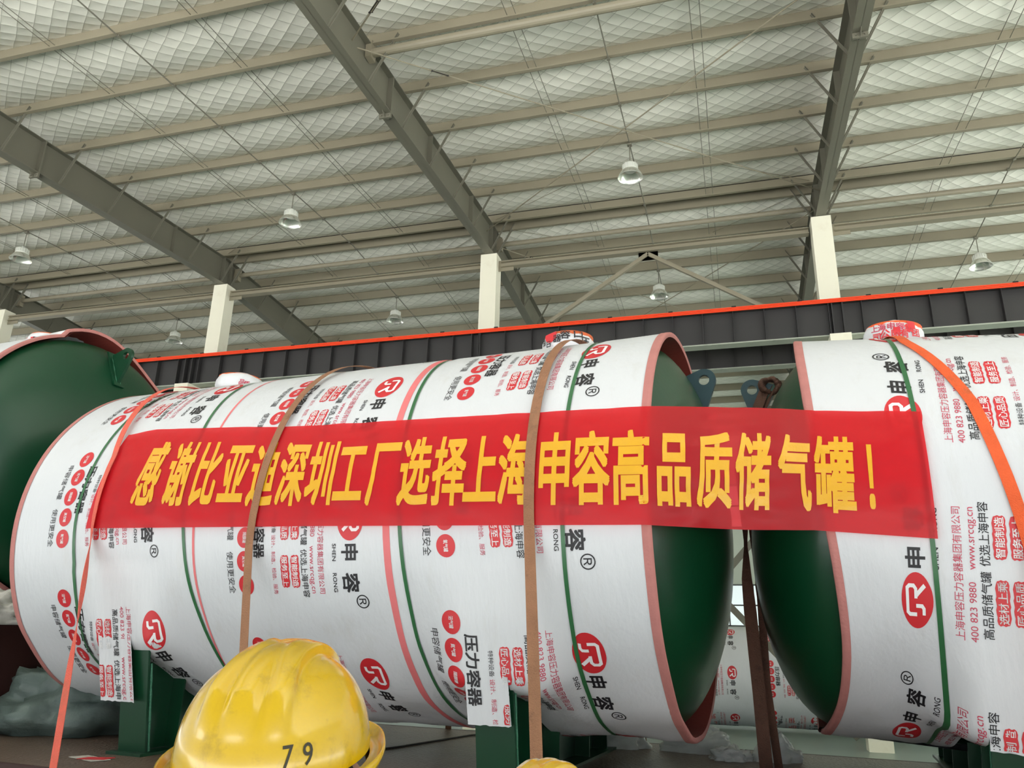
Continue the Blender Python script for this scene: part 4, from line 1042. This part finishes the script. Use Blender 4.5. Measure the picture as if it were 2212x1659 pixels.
# ------------------------------------------------------------------ loose things on the trailer
def lump(name, mt, c, sx, sy, sz, seed, label, cat, peaks=1.0, group=None, rz=0.0, tri=None):
    n, k = 56, 26; vs = []; fs = []; c = Vector(c); Rz = Matrix.Rotation(rz, 3, 'Z')
    for i in range(k+1):
        el = math.pi/2*i/k
        for j in range(n):
            t = 2*math.pi*j/n; d = Vector((math.cos(t)*math.cos(el), math.sin(t)*math.cos(el), math.sin(el)))
            q = d*2.2+Vector((seed, seed*0.7, 1)); r = 1+peaks*(0.28*noise.noise(q)-0.22*abs(noise.noise(q*2.3+Vector((5, 1, 2))))+0.10*abs(noise.noise(q*5.1)))
            p = Vector((d.x*sx*r, d.y*sy*r, max(0.0, (d.z**0.8)*sz*r)))
            if tri: p.z += tri*sz*max(0, 1-abs(p.x-sx*0.1)/(sx*0.5))*math.sin(el)
            vs.append(c+Rz @ p)
    for i in range(k):
        for j in range(n): fs.append((i*n+j, i*n+(j+1) % n, (i+1)*n+(j+1) % n, (i+1)*n+j))
    m = MB(); m.add(vs, fs); return tag(m.build(name, mt, smooth=True, loc=c), label, cat, group)
dz = CZ+DECK+0.002
lump('plastic_bag', 'bag_clear', (-0.34, 5.98, dz), 0.24, 0.15, 0.17, 3.1, 'crumpled clear plastic bag on the deck, left of the hanging dark straps', 'bag', 1.0, 'clear plastic bags')
lump('plastic_bag', 'bag_clear', (0.16, 5.75, dz), 0.15, 0.12, 0.12, 8.4, 'peaked clear plastic bag on the deck, right of the hanging dark straps', 'bag', 1.1, 'clear plastic bags', 0.2, 0.6)
lump('plastic_bag', 'bag_clear', (-0.13, 5.66, dz), 0.13, 0.1, 0.08, 5.2, 'small clear plastic bag on the deck, right beside the hanging dark straps at their left', 'bag', 1.1, 'clear plastic bags')
lump('plastic_bag', 'bag_clear', (-0.93, 5.96, dz), 0.24, 0.12, 0.15, 12.3, 'clear plastic bag tucked under the long tank beside its right saddle', 'bag', 0.9, 'clear plastic bags')
lump('tarpaulin', 'tarp_grey', (-4.85, 5.2, dz), 0.62, 0.62, 0.48, 1.7, 'crumpled grey-green tarpaulin heaped on the deck under the left tank', 'tarpaulin', 1.1, None, 0.4)
lump('tarpaulin', 'tarp_grey', (-4.5, 5.55, dz), 0.7, 0.35, 0.22, 6.1, 'low fold of grey tarpaulin running behind the left saddle', 'tarpaulin', 1.1, None, -0.3)
cs = T2.at(-5.85, 0.5, -0.66)
lump('plastic_sheet', 'paper_white', (cs.x, cs.y, 0.02+CZ+0.002), 0.24, 0.34, 0.24, 9.9, 'dirty crumpled white plastic sheet under the raised left tank', 'plastic sheet', 1.3)
m = MB(); q = A(-4.02, 1.22, ub+0.004); m.frame(q, T2.d*0.12+T2.n*0.03, T2.n*0.05-T2.d*0.02, T2.u*0.0015); m.frame(q+T2.d*0.05+T2.u*0.004, T2.d*0.07-T2.n*0.03, T2.n*0.04, T2.u*0.0015, 1)
tag(m.build('paper_scrap', ['paper_white', 'ink_red']), 'torn red and white paper scrap on the deck by the left saddle', 'paper')
m = MB(); m.tube([P(-2.75, 4.35, DECK+0.006), P(-2.45, 4.7, DECK+0.006), P(-2.25, 5.3, DECK+0.006), P(-2.05, 6.1, DECK+0.006), P(-1.85, 6.5, DECK+0.006)], 0.006, 6)
tag(m.build('cable', 'cable_dark', smooth=True), 'thin dark cable lying across the deck left of the right saddle', 'cable')
m = MB(); m.frame(A(-4.75, 0.2, ub+0.03), T2.d*0.6+T2.n*0.1, T2.n*0.05, T2.u*0.03)
tag(m.build('wood_batten', 'wood'), 'pale wooden batten lying on the deck behind the tarpaulin', 'batten')
